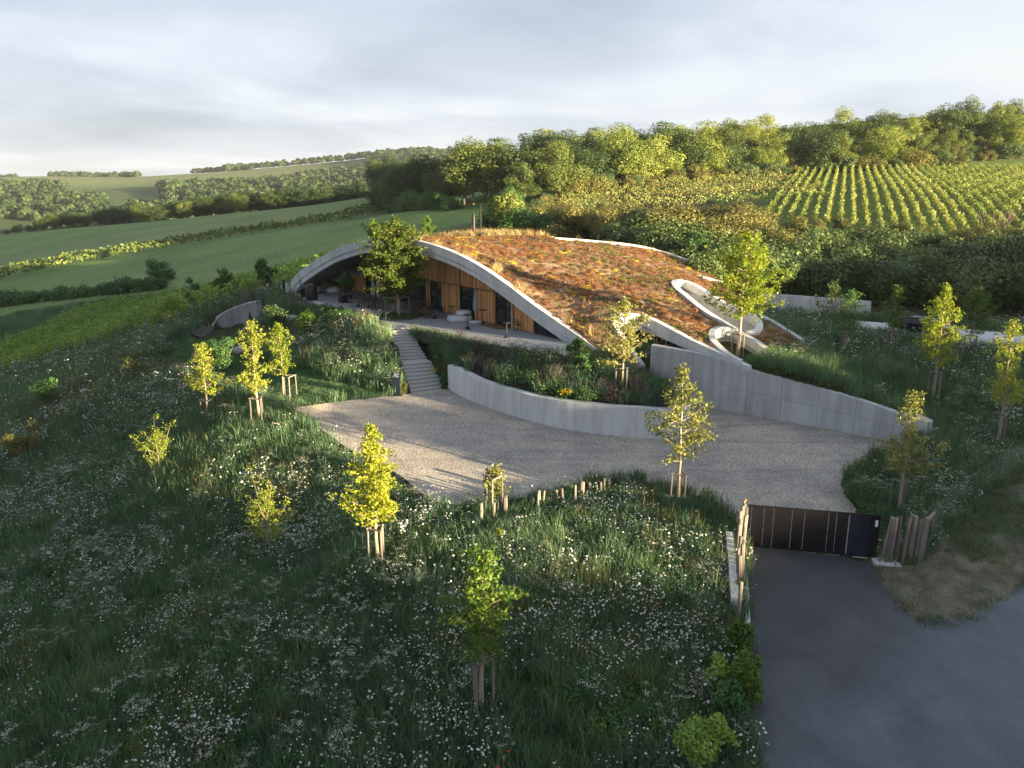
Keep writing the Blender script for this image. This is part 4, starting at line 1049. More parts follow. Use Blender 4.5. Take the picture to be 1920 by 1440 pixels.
def scatter(name, label, P, src, scl=(.8, 1.25), tilt=.12, rng=R, kind='stuff', zs=None, zvar=.2):
    P = np.asarray(P, np.float32); n = len(P)
    me = bpy.data.meshes.new(name); me.vertices.add(n); me.vertices.foreach_set('co', P.ravel())
    a = me.attributes.new('rot', 'FLOAT_VECTOR', 'POINT'); a.data.foreach_set('vector', np.stack([rng.normal(0, tilt, n), rng.normal(0, tilt, n), rng.uniform(0, 6.283, n)], 1).astype(np.float32).ravel())
    s = rng.uniform(*scl, n); s3 = np.stack([s, s, s * rng.uniform(1 - zvar, 1 + zvar, n)], 1)
    if zs is not None: s3 *= np.asarray(zs)[:, None]
    a = me.attributes.new('scl', 'FLOAT_VECTOR', 'POINT'); a.data.foreach_set('vector', s3.astype(np.float32).ravel())
    o = link(name, me); md = o.modifiers.new('scatter', 'NODES')
    if src.name not in SG: SG[src.name] = scatter_group(src)
    md.node_group = SG[src.name]; tag(o, label, kind=kind)
    return o
SG = {}

# ------------------------------------------------------------------ forest on the ridge
def forest_spots():
    """(x, y) of trees by rows along the wood's edge and up the hill behind"""
    o = []
    edge = [(-40, 262), (-26, 212), (-14, 184), (4, 172), (20, 188), (42, 204), (60, 214), (78, 222), (109, 229), (148, 239), (178, 247)]
    e = np.array(edge, float); e = resample(e, 7.4)
    rng = np.random.default_rng(21)
    for row in range(6):
        for p in e[(row % 2)::1]:
            d = p / np.linalg.norm(p)
            q = p + d * row * 10 + rng.normal(0, 1.8, 2)
            px = 960 + q[0] / q[1] * 1.031 * FPX
            if px < 600 or px > 2010: continue
            if row > 1 and rng.random() < .35: continue
            if px > 1450 and row > 3: continue
            o.append((q[0], q[1], row, px))
    return o
wood_label = {'d': 'dark green tree in the dense wood left of the sunlit slope', 'm': 'mid green tree in the dense wood on the ridge', 'l': 'tall light green tree of the sunlit wood on the ridge above the vineyard'}
wood_group = {'d': 'dark trees of the wood behind the winery', 'm': 'mid green trees of the ridge wood', 'l': 'light green trees of the ridge wood'}
FS = forest_spots(); rngf = np.random.default_rng(5)
for x, y, row, px in FS:
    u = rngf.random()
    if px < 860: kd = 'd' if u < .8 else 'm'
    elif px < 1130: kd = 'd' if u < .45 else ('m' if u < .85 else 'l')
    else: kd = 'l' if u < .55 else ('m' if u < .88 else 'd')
    v = int(rngf.integers(0, 3))
    mats = {'d': 'leaf_forest_dark', 'm': 'leaf_forest', 'l': 'leaf_forest_light'}
    # wood height follows the skyline seen in the photo
    Hh = np.interp(px, [560, 740, 880, 1130, 1250, 1500, 1900], [9, 12, 12.5, 13.5, 13.5, 13, 10.5]) * rngf.uniform(.68, 1.28)
    sc = Hh / 14.0
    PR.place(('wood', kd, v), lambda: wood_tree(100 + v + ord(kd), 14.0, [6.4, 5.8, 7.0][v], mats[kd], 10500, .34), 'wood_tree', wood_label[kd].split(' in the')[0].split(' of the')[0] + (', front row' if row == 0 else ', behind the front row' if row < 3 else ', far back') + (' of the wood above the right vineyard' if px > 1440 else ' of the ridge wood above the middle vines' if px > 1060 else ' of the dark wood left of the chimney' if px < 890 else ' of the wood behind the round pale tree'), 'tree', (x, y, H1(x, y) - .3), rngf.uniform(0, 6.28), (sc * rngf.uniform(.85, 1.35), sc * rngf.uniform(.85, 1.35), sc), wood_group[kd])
for j, p in enumerate(resample(np.array([(-30, 205), (-16, 178), (4, 166), (20, 182), (42, 198), (60, 208), (78, 217), (109, 224), (148, 234), (178, 242)], float), 4.6)):
    px = 960 + p[0] / p[1] * 1.031 * FPX
    if px < 700 or px > 1990 or 835 < px < 950: continue
    kd = 'd' if px < 1000 else ('s' if rngf.random() < .5 else 'g'); v = int(rngf.integers(0, 3)); sc = rngf.uniform(.8, 1.7)
    mt = {'s': 'leaf_shrub', 'g': 'leaf_shrub_gold', 'd': 'leaf_green'}[kd]
    PR.place(('bank', kd, v), lambda: shrub(300 + v + ord(kd), [2.3, 2.7, 2.1][v], 3.5, mt, 4200, .19, 16, 9, .26), 'edge_shrub', {'s': 'olive grey', 'g': 'golden green', 'd': 'dark green'}[kd] + ' shrub edging the wood' + (', beside the chimney trees' if px < 1000 else ', above the middle vines' if px < 1440 else ', above the left rows of the right vineyard' if px < 1700 else ', above the right rows of the right vineyard'), 'shrub', (p[0] + rngf.normal(0, 1), p[1] + rngf.normal(0, 1), H1(*p) - .4), rngf.uniform(0, 6.28), (sc * 1.1, sc * 1.1, sc), 'shrubs along the foot of the wood')
# treeline beyond the far field, left
rngt = np.random.default_rng(8)
for px in np.arange(-10, 770, 14.5):
    for r2 in range(2 if px > 330 else 1):
        Y = np.interp(px, [0, 150, 300, 500, 740], [352, 376, 392, 398, 400]) + r2 * 10 + rngt.normal(0, 3)
        d = ray(px + rngt.normal(0, 4), 400); x, y = d[0] / d[1] * Y, Y
        Hh = np.interp(px, [0, 110, 330, 600, 770], [3.0, 7.5, 9.5, 11.5, 13]) * rngt.uniform(.75, 1.25)
        kd = 'd' if rngt.random() < .8 else 'm'; v = int(rngt.integers(0, 3)); sc = Hh / 14
        PR.place(('wood', kd, v), lambda: wood_tree(100 + v + ord(kd), 14.0, [6.4, 5.8, 7.0][v], {'d': 'leaf_forest_dark', 'm': 'leaf_forest'}[kd], 10500, .34), 'field_tree', ('dark broad tree' if kd == 'd' else 'mid green tree') + (', front row,' if r2 == 0 else ', second row,') + ' beyond the far field, ' + ('at its low left end' if px < 200 else 'left of the middle' if px < 400 else 'right of the middle' if px < 580 else 'at the end by the dark wood'), 'tree', (x, y, H1(x, y) - .3), rngt.uniform(0, 6.28), (sc * 1.3, sc * 1.3, sc), 'trees in the row beyond the far field')
# far woods and belts: nobody could count them
far_me = lobe_crown(77, 6, 5.0, 5.0, 10, 420, 2.4, 'leaf_forest_dark')[0]; far_me.name = 'far_tree'; far_src = src_obj(far_me)
rngw = np.random.default_rng(17)
def belt(name, label, pts, n, sc=(.7, 1.3)):
    """pts: px, ground distance Y range -> clump of woodland"""
    P = []
    for px0, px1, Y0, Y1, k in pts:
        m = int(n * k); px = rngw.uniform(px0, px1, m); t = rngw.random(m); Y = Y0 + (Y1 - Y0) * t
        x = (px - 960) / FPX / 1.031 * Y; h = height(x, Y); P.append(np.stack([x, Y, h - .5], 1))
    scatter(name, label, np.vstack(P), far_src, sc, .05, rngw)
belt('far_wood', 'broken woodland on the far hillside beyond the valley', [(230, 760, 640, 860, .5), (300, 760, 900, 1150, .45), (560, 800, 1150, 1330, .25), (420, 820, 1560, 1620, .2), (690, 900, 1350, 1600, .2)], 1500)
belt('valley_wood', 'hazy woodland in the valley at the far left', [(-250, 190, 760, 940, .5), (-250, 120, 1000, 1150, .25), (60, 240, 560, 640, .22), (190, 260, 480, 600, .1)], 1100)
belt('skyline_wood', 'thin dark strip of trees along the left skyline', [(95, 200, 1650, 1690, .6), (190, 262, 1500, 1600, .2), (362, 420, 1640, 1665, .35), (430, 470, 1640, 1660, .2), (-20, 40, 1700, 1760, .1)], 300, (.8, 1.1))

# ------------------------------------------------------------------ off to the right: the wooded rise whose shadow lies over the garden
shade_me = lobe_crown(78, 1.5, 3.0, 3.2, 16, 900, .5, 'leaf_forest_dark', (.4, .7))[0]; SHZ = max(v.co.z for v in shade_me.vertices); shade_me.name = 'rise_tree'; shade_src = src_obj(shade_me)
HQ = np.array([-HS[1], HS[0]])
rngs = np.random.default_rng(31); P = []; zs = []
TERM = [(-60, 4.2), (-10, 4.2), (14, 3.9), (19, 3.0), (23, 1.8), (26, .6), (29, .0), (35.2, -.2), (36.0, 2.2), (37.2, 4.8), (38.2, 3.0), (39.5, 1.2), (40.8, 3.0), (42.5, 5.6), (47.5, 6.2), (49.3, 3.2), (50.8, 2.4), (52.3, 3.6), (54, 4.6), (60, 6.4), (75, 7.0), (90, 8.0), (130, 8.0), (150, 9.3), (200, 13), (280, 15), (430, 16)]
tq, tz_ = np.array(TERM).T
for q in np.arange(-70, 440, 1.1):
    for k in range(3):
        s0 = 128 + rngs.normal(0, 4); qq = q + rngs.normal(0, .8); p = HS * s0 + HQ * qq
        g = H1(p[0], p[1]); top = np.interp(qq, tq, tz_) + (s0 + 12) * math.tan(rad(SUN_EL)) + rngs.normal(-.3, .45)
        hgt = max(1.2, top - g); P.append((p[0], p[1], g - .2)); zs.append(hgt / SHZ)
scatter('rise_wood', 'wood on the rise to the right of the road', P, shade_src, (1.0, 1.0), .0, rngs, zs=zs, zvar=0.0)

# ------------------------------------------------------------------ shrub bank behind the building
rngb = np.random.default_rng(41); nb = 0
def bank_shrub(px, py, hpx, kd):
    g = on_ground(px, py, 60); D = math.hypot(g[1] * cp, 0) + (CAM_H - g[2]) * sp
    Hh = max(1.5, hpx * D / FPX); v = int(rngb.integers(0, 3)); sc = Hh / 3.5
    mt = {'s': 'leaf_shrub', 'g': 'leaf_shrub_gold', 'd': 'leaf_green'}[kd]
    nm = {'s': 'olive grey thorn shrub in the thicket on the bank behind the winery', 'g': 'green shrub tinted golden as if sunlit on the top of the bank behind the winery', 'd': 'dark green shrub in the thicket behind the winery'}[kd]
    zn = (', foot of the bank' if py > 540 else ', halfway up the bank' if py > 484 else ', upper bank' if py > 444 else ', top of the bank') + (', behind the roof' if px < 1150 else ', behind the light wells' if px < 1440 else ', behind the yard wall' if px < 1680 else ', behind the car')
    nm = {'s': 'olive grey thorn shrub', 'g': 'green shrub tinted golden as if sunlit', 'd': 'dark green shrub'}[kd] + zn
    PR.place(('bank', kd, v), lambda: shrub(300 + v + ord(kd), [2.3, 2.7, 2.1][v], 3.5, mt, 4200, .19, 16, 9, .26), 'bank_shrub', nm, 'shrub', g - (0, 0, .1), rngb.uniform(0, 6.28), (sc * rngb.uniform(.95, 1.25), sc * rngb.uniform(.95, 1.25), sc), {'s': 'olive thorn shrubs on the bank', 'g': 'shrubs tinted as if sunlit on the bank', 'd': 'dark green shrubs behind the winery'}[kd])
for px in np.arange(1330, 2040, 33): bank_shrub(px + rngb.normal(0, 6), np.interp(px, [1330, 1440, 1640, 2000], [545, 556, 566, 580]) + rngb.normal(0, 3), rngb.uniform(78, 112), 's')
for px in np.arange(1180, 2040, 37): bank_shrub(px + rngb.normal(0, 8), np.interp(px, [1180, 1330, 1640, 2000], [490, 515, 525, 535]) + rngb.normal(0, 5), rngb.uniform(75, 100), 's' if rngb.random() < .75 else ('d' if px < 1400 else 'g'))
for px in np.arange(1060, 2040, 37): bank_shrub(px + rngb.normal(0, 8), np.interp(px, [1060, 1330, 1640, 2000], [452, 470, 480, 492]) + rngb.normal(0, 5), rngb.uniform(62, 88) * (1 if px < 1500 else .8), 's' if rngb.random() < .45 else 'g')  # golden share grows up the bank: sunlight put into the leaf colour
for px in np.arange(1010, 2000, 40): bank_shrub(px + rngb.normal(0, 8), np.interp(px, [1010, 1330, 1500, 1640, 2000], [430, 432, 432, 448, 470]) + rngb.normal(0, 5), rngb.uniform(42, 64) * (1 if px < 1440 else .62), 's' if rngb.random() < .15 else 'g')
for px, py, h_, kd in ((925, 437, 62, 'd'), (965, 442, 58, 'd'), (1000, 445, 55, 'd'), (1035, 442, 50, 'd'), (1020, 425, 48, 'g'), (1075, 425, 55, 'g'), (1130, 420, 50, 'g'), (1180, 416, 45, 'g'), (975, 420, 40, 'g'), (1010, 405, 36, 's'), (1120, 450, 55, 'd')): bank_shrub(px, py, h_, kd)
g = on_ground(955, 440, 60)
PR.place('walnut', lambda: wood_tree(410, 9.0, 3.9, 'leaf_forest_light', 5200, .36, .2, 24), 'round_tree', 'large rounded pale green tree behind the chimney', 'tree', g - (0, 0, .2), 1.0, .80, None)
for px, py, h_ in ((1298, 425, 62), (1860, 452, 78)):
    g = on_ground(px, py, 60); rr = np.random.default_rng(int(px)); m = MB()
    Hh = h_ * g[1] / FPX
    for i in range(9):
        a = rr.uniform(0, 6.28); e1 = np.array([math.cos(a) * .35, math.sin(a) * .35, .5]) * Hh; 
        m.tube([(0, 0, -.3), tuple(e1 * .7), tuple(e1 + UP * Hh * .2)], [.09, .06, .02], 5, cap=False)
        for j in range(4):
            a2 = a + rr.normal(0, .9); s_ = e1 * rr.uniform(.5, 1); m.tube([tuple(s_), tuple(s_ + np.array([math.cos(a2) * .25, math.sin(a2) * .25, .3]) * Hh)], [.03, .008], 4, cap=False)
    root = empty('bare_tree', g); tag(root, 'bare branched tree standing up in the bank above the middle of the roof' if px < 1500 else 'bare branched tree at the near edge of the right vineyard', 'tree')
    o = m.build('branches', M['bark']); o.parent = root

ORD = 'first second third fourth fifth sixth seventh eighth ninth tenth eleventh twelfth thirteenth fourteenth fifteenth sixteenth seventeenth eighteenth nineteenth'.split()
def ordinal(i):
    if i < 19: return ORD[i]
    t_ = ['', '', 'twent', 'thirt', 'fort', 'fift', 'sixt'][(i + 1) // 10]; u_ = (i + 1) % 10
    return t_ + ('ieth' if u_ == 0 else 'y-' + ORD[u_ - 1])
# ------------------------------------------------------------------ vineyards
def vine_row(p0, p1, H, seed, mat, per_m, size, label, group, posts=0, wid=.32):
    rng = np.random.default_rng(seed); Ln = float(np.linalg.norm(p1 - p0)); n = int(Ln * per_m)
    t = rng.random(n); x = p0[0] + (p1[0] - p0[0]) * t; y = p0[1] + (p1[1] - p0[1]) * t
    u = (p1 - p0) / Ln; nn = np.array([-u[1], u[0]]); g = height(x, y)
    hz = H * (.25 + .75 * rng.beta(2.2, 1.5, n)) * (1 + .14 * np.sin(t * Ln * 2.1 + seed) + .16 * np.sin(t * Ln * .47 + seed * 3.1) + rng.normal(0, .06, n))
    w = rng.normal(0, wid * .5, n) * (1.15 - .5 * hz / H)
    P = np.stack([x + nn[0] * w, y + nn[1] * w, g + hz], 1)
    Nn = unit(rng.normal(0, .7, (n, 3)) + np.stack([nn[0] * np.sign(w), nn[1] * np.sign(w), np.full(n, .6)], 1))
    o3 = np.array([p0[0], p0[1], H1(*p0)]); V, F = leaf_quads(P - o3, Nn, size, rng, .75)
    root = empty('vine_row', o3); tag(root, label, 'vines', group)
    o = link('foliage', mesh_np('foliage', V, F, [M[mat]])); o.parent = root
    if posts:
        m = MB()
        for s in np.arange(0, Ln, posts):
            q = p0 + u * s; z = H1(*q) - o3[2]; m.tube([(q[0] - o3[0], q[1] - o3[1], z - .3), (q[0] - o3[0] - (u[0] * .35 if s == 0 else 0), q[1] - o3[1] - (u[1] * .35 if s == 0 else 0), z + H * .95)], .055, 5)
        o = m.build('posts', M['post']); o.parent = root; o['kind'] = 'stuff'
# right vineyard, rows running up the slope
d_r = np.array([.372, .928]); n_r = np.array([.928, -.372]); o_r = atY(1452, 388, 140)[:2]
for i in range(60):
    b = o_r + n_r * 1.78 * i
    lo = -np.interp(i, [0, 8, 18, 40, 60], [14, 24, 34, 44, 50]); hi = np.interp(i, [0, 12, 26, 60], [82, 92, 96, 100])
    vine_row(b + d_r * lo, b + d_r * hi, 1.75, 1700 + i, 'leaf_vine_gold', 34, .30, ordinal(i) + ' vine row from the left edge of the sunlit vineyard below the wood', 'vine rows of the right vineyard', 0, .46)
# older vineyard across the slope, middle
for i in range(9):
    a = np.array([4 + i * 2.0, 146 + i * 7.0]); b = np.array([58 + i * 1.2, 150 + i * 7.4])
    vine_row(a, b, [2.0, 2.6, 1.8][i % 3], 800 + i, ['leaf_vine_gold', 'leaf_shrub_gold', 'leaf_shrub_gold'][(i * 2) % 3], 26, .34, ordinal(i) + ' bushy vine row up the slope, counted from the winery roof', 'vine rows behind the winery', 0, .9)
# left vineyard
d_l = np.array([.62, .785]); n_l = np.array([-.785, .62])
d_l = np.array([.12, .993]); n_l = np.array([-.993, .12])
e0 = on_ground(-120, 735, 40)[:2]; e1 = on_ground(455, 577, 40)[:2]
for i in range(-7, 27):
    b = e0 + (e1 - e0) * i / 21
    ln = np.interp(i, [-7, 12, 21], [48, 46, 52])
    vine_row(b, b + d_l * ln, 1.9, 940 + i, 'leaf_vine', 36, .28, ordinal(26 - i) + ' vine row of the left vineyard, counted from the arch end', 'vine rows of the left vineyard', 6, .42)
# strip of tall vines across the far field
for i in range(3):
    a = atY(-60, 520, 196 + i * 5)[:2]; b = atY(735, 400, 258 + i * 5)[:2]
    vine_row(a, b, 1.9, 990 + i, 'leaf_forest', 11, .75, ['nearest', 'middle', 'farthest'][i] + ' of three lines of tall vines crossing the far green field', 'vine rows crossing the far field', 0, 1.6)
# hedge between vineyard and field, left
rngh = np.random.default_rng(55)
for px in np.arange(-30, 300, 25):
    g = on_ground(px, np.interp(px, [0, 160, 300], [574, 556, 542]), 60)
    PR.place(('hedge', int(rngh.integers(0, 2))), lambda: shrub(350 + int(px), 2.2, 3.2, 'leaf_green', 1700, .3, 12, 5), 'hedge_bush', 'dark green bush in the hedge above the left vineyard', 'bush', g - (0, 0, .7), rngh.uniform(0, 6.28), rngh.uniform(1.0, 1.45), 'bushes of the left hedge')
g = on_ground(300, 528, 60)
PR.place('roundbush', lambda: shrub(361, 3.2, 5.2, 'leaf_green', 3000, .34, 16, 6), 'field_bush', 'single round dark bush at the edge of the far field', 'bush', g, 0, 1.0, None)
# ------------------------------------------------------------------ young trees with their stake frames
def base_at(px, py): return on_ground(px, py)
def depth_of(g): return g[1] * cp + (CAM_H - g[2]) * sp
def hgt(g, top_py):
    """height of a thing standing at g whose top is seen at row top_py"""
    d = ray(960, top_py); t = g[1] / d[1]; return CAM_H + d[2] * t - g[2]
def support(g, h, rad_, rz, label, n=3, group='stake frames round the young trees'):
    root = empty('tree_support', g, rz); tag(root, label, 'stake frame', group)
    P = [(rad_ * math.cos(2 * math.pi * k / n), rad_ * math.sin(2 * math.pi * k / n)) for k in range(n)]
    for k, (x, y) in enumerate(P):
        z0 = H1(g[0] + x * math.cos(rz) - y * math.sin(rz), g[1] + x * math.sin(rz) + y * math.cos(rz)) - g[2]
        o = MB().tube([(x * 1.06, y * 1.06, z0 - .35), (x, y, h)], .046, 8).build('post', M['post']); o.parent = root
        x2, y2 = P[(k + 1) % n]
        o = MB().tube([(x * 1.12 - x2 * .1, y * 1.12 - y2 * .1, h + .05), (x2 * 1.12 - x * .1, y2 * 1.12 - y * .1, h + .05)], .036, 8).build('rail', M['post']); o.parent = root
    return root
YT = [  # base px, base py, top py, half width px, stake top py (0: none), shape, leaf material, label
    (390, 786, 646, 37, 752, 'wild', 'leaf_gold', 'young golden leaved tree, left of the two standing beside the court corner'),
    (486, 797, 601, 36, 748, 'wild', 'leaf_gold', 'taller golden young tree, right of the two standing beside the court corner'),
    (532, 742, 606, 32, 0, 'wild', 'leaf_young', 'slim young tree half hidden behind the taller golden tree'),
    (710, 1066, 797, 54, 993, 'cone', 'leaf_young', 'bright yellow green cone shaped young tree at the near edge of the gravel'),
    (903, 1335, 1034, 70, 1240, 'wild', 'leaf_bright', 'green young tree in shade in the flowery foreground meadow'),
    (1271, 945, 686, 62, 890, 'cone', 'leaf_oak', 'airy young oak on the grassy rise by the gravel court'),
    (1683, 960, 735, 55, 903, 'wild', 'leaf_oak', 'young oak in front of the rounded end of the tall wall'),
    (1871, 832, 601, 47, 778, 'wild', 'leaf_gold', 'glowing yellow young tree near the right edge of the picture'),
    (1748, 748, 533, 45, 700, 'cone', 'leaf_young', 'rounded yellow green young tree in the right meadow before the car'),
    (1383, 668, 435, 66, 628, 'round', 'leaf_young', 'vigorous bright green tree growing out of the open light well'),
    (1167, 737, 558, 46, 694, 'round', 'leaf_oak', 'young oak in the planting at the right foot of the arch'),
    (1555, 640, 530, 30, 0, 'wild', 'leaf_shrub', 'dark sparse young tree in front of the yard wall'),
    (1583, 660, 545, 26, 626, 'round', 'leaf_green', 'small dull green tree with a stake frame below the yard wall'),
    (1669, 655, 534, 26, 622, 'cone', 'leaf_bright', 'green young tree left of the car with a slim straight stem'),
    (1816, 662, 541, 36, 630, 'round', 'leaf_bright', 'soft green young tree right of the car'),
    (928, 955, 880, 23, 0, 'wild', 'leaf_oak', 'small leafy sapling inside the tall stake frame at the gravel edge'),
]
SUPL = {0: 'left of the two golden trees by the court corner', 1: 'right of the two golden trees by the court corner', 3: 'cone shaped tree at the near gravel edge', 4: 'shaded tree in the foreground meadow', 5: 'airy oak on the rise', 6: 'young oak before the wall end', 7: 'glowing yellow tree at the right edge', 8: 'rounded tree before the car', 9: 'bright tree in the light well', 10: 'oak at the foot of the arch', 12: 'dull green tree below the yard wall', 13: 'green tree left of the car', 14: 'soft green tree right of the car'}
for i, (bx, by, ty, hw, sy, shp, mt, lb) in enumerate(YT):
    g = base_at(bx, by); D = depth_of(g); Hh = hgt(g, ty); wd = hw * D / FPX
    sh_ = hgt(g, sy) if sy else 0
    stem = {0: .32, 4: .36, 3: .30, 9: .30}.get(i, .30) * Hh
    if i in (11, 15): stem = .3 * Hh
    tree_thing('young_tree', lb, 'tree', g, young_tree(1000 + i, Hh, stem, wd, shp, {3: 60, 9: 54, 8: 50, 4: 58}.get(i, 36), {9: .17, 4: .14}.get(i, .14), mt, dens={3: 1.15, 9: 1.1, 11: .5, 4: .85}.get(i, 1.0)), 'young trees planted round the winery')
    if sy:
        support(g, sh_, .36 if D < 40 else .42, R.uniform(0, 2), 'wooden stake frame round the ' + SUPL[i], 4 if i in (8,) else 3)
support(base_at(926, 962) , 1.75, .42, .4, 'tall stake frame holding the small sapling at the gravel edge', 3)
support(base_at(1790, 690), 1.5, .4, .2, 'empty stake frame behind the rounded young tree in the right meadow', 3)
support(base_at(545, 745), 1.4, .42, .7, 'stake frame at the back corner of the gravel court', 3)
# the big terrace tree, its round bed and stakes
tb = at(746, 594, TZ)
bed = MB().lathe([(1.9, -.1), (1.9, .06), (1.75, .06), (1.75, .02)], (0, 0, 0), 28); o = bed.build('tree_bed', M['cobble']); o.location = tb; tag(o, 'round planting bed let into the terrace under the big tree', kind='structure')
tree_thing('terrace_tree', 'large dense green tree growing through the terrace in front of the facade', 'tree', tb, young_tree(1050, hgt(tb, 404), 1.7, 2.35, 'round', 84, .17, 'leaf_maple_shaded', dens=1.7, limb_up=.35))
support(tb, 1.55, .95, .3, 'wide stake frame around the big terrace tree', 4)
cr, _ = lobe_crown(1061, .55, 1.3, 1.5, 12, 900, .13, 'leaf_green'); 
tree_thing('ivy_column', 'dark leafy climber column left of the big terrace tree', 'plant', at(729, 592, TZ), [('crown', cr), ('stem', MB().tube([(0, 0, -.1), (0, 0, 1.8)], .03, 6).mesh('stem', M['bark']))])
# crowns seen above and left of the arch
for j, (bx, Y, ty, hw, lb, mt) in enumerate([(697, 100, 410, 28, 'light green young tree rising behind the left shoulder of the arch', 'leaf_bright'), (797, 102, 404, 22, 'light green young tree rising behind the top of the arch', 'leaf_bright')]):
    x = (bx - 960) / FPX / 1.03 * Y; z = H1(x, Y); g = np.array([x, Y, z])
    tree_thing('young_tree', lb, 'tree', g, young_tree(1070 + j, hgt(g, ty), hgt(g, ty) * .4, hw * 100 / FPX, 'wild', 34, .2, mt), 'young trees planted round the winery')
def bushy(name, lb, px, py, ty, hw, mt, seed, nq=1500, size=.12, cat='shrub', nl=14, group=None, fuzz=.34):
    g = base_at(px, py); D = depth_of(g); Hh = hgt(g, ty)
    return tree_thing(name, lb, cat, g, shrub(seed, max(.3, hw * D / FPX * .8), Hh, mt, nq, size, nl, 9, fuzz), group)
bushy('broad_tree', 'dark green tree with lit top left of the arch foot', 500, 552, 461, 30, 'leaf_green', 1100, 4200, .26, 'tree', 18)
bushy('young_tree', 'upright young tree with a lit tip above the left vineyard', 362, 585, 508, 20, 'leaf_green', 1101, 1700, .22, 'tree', 10)
bushy('leafy_bush', 'loose green bush between the left vineyard and the palisade', 425, 562, 498, 34, 'leaf_bright', 1102, 2600, .22)
bushy('leafy_bush', 'green bush just left of the arch foot fence', 455, 553, 508, 26, 'leaf_vine', 1103, 2200, .22)
bushy('leafy_bush', 'wide green bush at the end of the left vineyard rows', 330, 606, 545, 40, 'leaf_vine', 1104, 2600, .22)
bushy('feathery_bush', 'tall soft green bush in front of the large curved wall', 428, 692, 612, 36, 'leaf_green', 1105, 3400, .13)
bushy('feathery_bush', 'low soft green bush left of the large curved wall', 402, 680, 628, 28, 'leaf_green', 1106, 1800, .13)
bushy('bright_bush', 'bright green shrub below the covered grill', 581, 625, 568, 32, 'leaf_bright', 1107, 3000, .13)
bushy('dark_bush', 'dark brown green shrub between the two curved walls', 515, 622, 560, 38, 'leaf_shrub', 1108, 3000, .14)
bushy('dark_bush', 'dark green shrub right of the bright green shrub', 625, 612, 583, 30, 'leaf_green', 1109, 1800, .13)
for bx, by, ty, hw, sd, lb in ((300, 890, 812, 38, 1110, 'yellow green bush with pointed shoots in the left meadow'), (505, 1030, 922, 48, 1111, 'golden spiky young bush in the meadow left of the cone tree')):
    g = base_at(bx, by); tree_thing('yellow_bush', lb, 'shrub', g, young_tree(sd, hgt(g, ty), .25, hw * depth_of(g) / FPX, 'wild', 26, .11, 'leaf_gold', dens=1.1, limb_up=1.5))
bushy('meadow_bush', 'green bush near the left edge of the meadow', 84, 772, 686, 44, 'leaf_green', 1112, 3000, .16)
bushy('meadow_bush', 'dull yellow bush low at the left edge of the meadow', 46, 856, 766, 48, 'leaf_shrub_gold', 1113, 2600, .15)
bushy('meadow_bush', 'small rusty yellow bush on the left flower slope', 258, 708, 664, 30, 'leaf_shrub_gold', 1114, 1200, .13)
bushy('meadow_bush', 'small bright sprig above the shaded foreground tree', 938, 1022, 985, 22, 'leaf_gold', 1115, 420, .11)
bushy('hedge_bush', 'upper leafy green bush over the fence at the left edge of the drive', 1384, 1238, 1150, 34, 'leaf_bright', 1116, 3600, .10, 'shrub', 22, None, .55)
bushy('hedge_bush', 'leafy green bush bulging onto the drive below the upper one', 1402, 1312, 1205, 44, 'leaf_bright', 1126, 4600, .10, 'shrub', 24, None, .6)
bushy('hedge_bush', 'loose yellow green bush left of the bulging drive bush', 1342, 1300, 1222, 34, 'leaf_vine', 1127, 2600, .10, 'shrub', 18, None, .6)
bushy('hedge_bush', 'yellow green bush at the bottom edge beside the drive', 1300, 1440, 1342, 52, 'leaf_vine', 1117, 5200, .09, 'shrub', 26, None, .6)
bushy('hedge_bush', 'taller green bush behind the bottom edge bush beside the drive', 1344, 1412, 1305, 40, 'leaf_vine', 1128, 4200, .09, 'shrub', 22, None, .6)
bushy('hedge_bush', 'small bright bush at the end of the left palisade', 1386, 1118, 1072, 20, 'leaf_bright', 1118, 1100, .09)
bushy('hedge_bush', 'low green bush at the foot of the leafy drive bush', 1368, 1345, 1252, 44, 'leaf_green', 1119, 3600, .09, 'shrub', 18)
bushy('evergreen_mound', 'rounded dark green tuft at the foot of the stairs', 832, 715, 694, 13, 'leaf_green', 1120, 1500, .09)
bushy('flower_mound', 'small mound with yellow flowers beside the middle of the stairs', 818, 692, 673, 10, 'leaf_green', 1121, 900, .09)
bushy('climber', 'dense dark climber hanging over the right end of the arch', 1080, 695, 612, 24, 'leaf_green', 1122, 4200, .11)
bushy('climber', 'dark climber spilling down below the right end of the arch', 1098, 705, 640, 18, 'leaf_green', 1123, 2600, .11)
# sprigs of yellow flowers on their mounds
def flower_bits(px, py, w, h, n, mt, lb):
    g = base_at(px, py); P = g + np.stack([R.normal(0, w, n), R.normal(0, w, n), np.abs(R.normal(h, .06, n))], 1); V, F = leaf_quads(P - g, unit(R.normal(0, .4, (n, 3)) + UP), .09, R, .9)
    o = link('blossoms', mesh_np('blossoms', V, F, [M[mt]])); o.location = g; tag(o, lb, kind='stuff')
flower_bits(818, 690, .28, .72, 130, 'petal_yellow', 'yellow blossoms on the mound beside the stairs')
flower_bits(1061, 752, .22, .6, 120, 'petal_yellow', 'yellow flowers on the rim of the low wall')

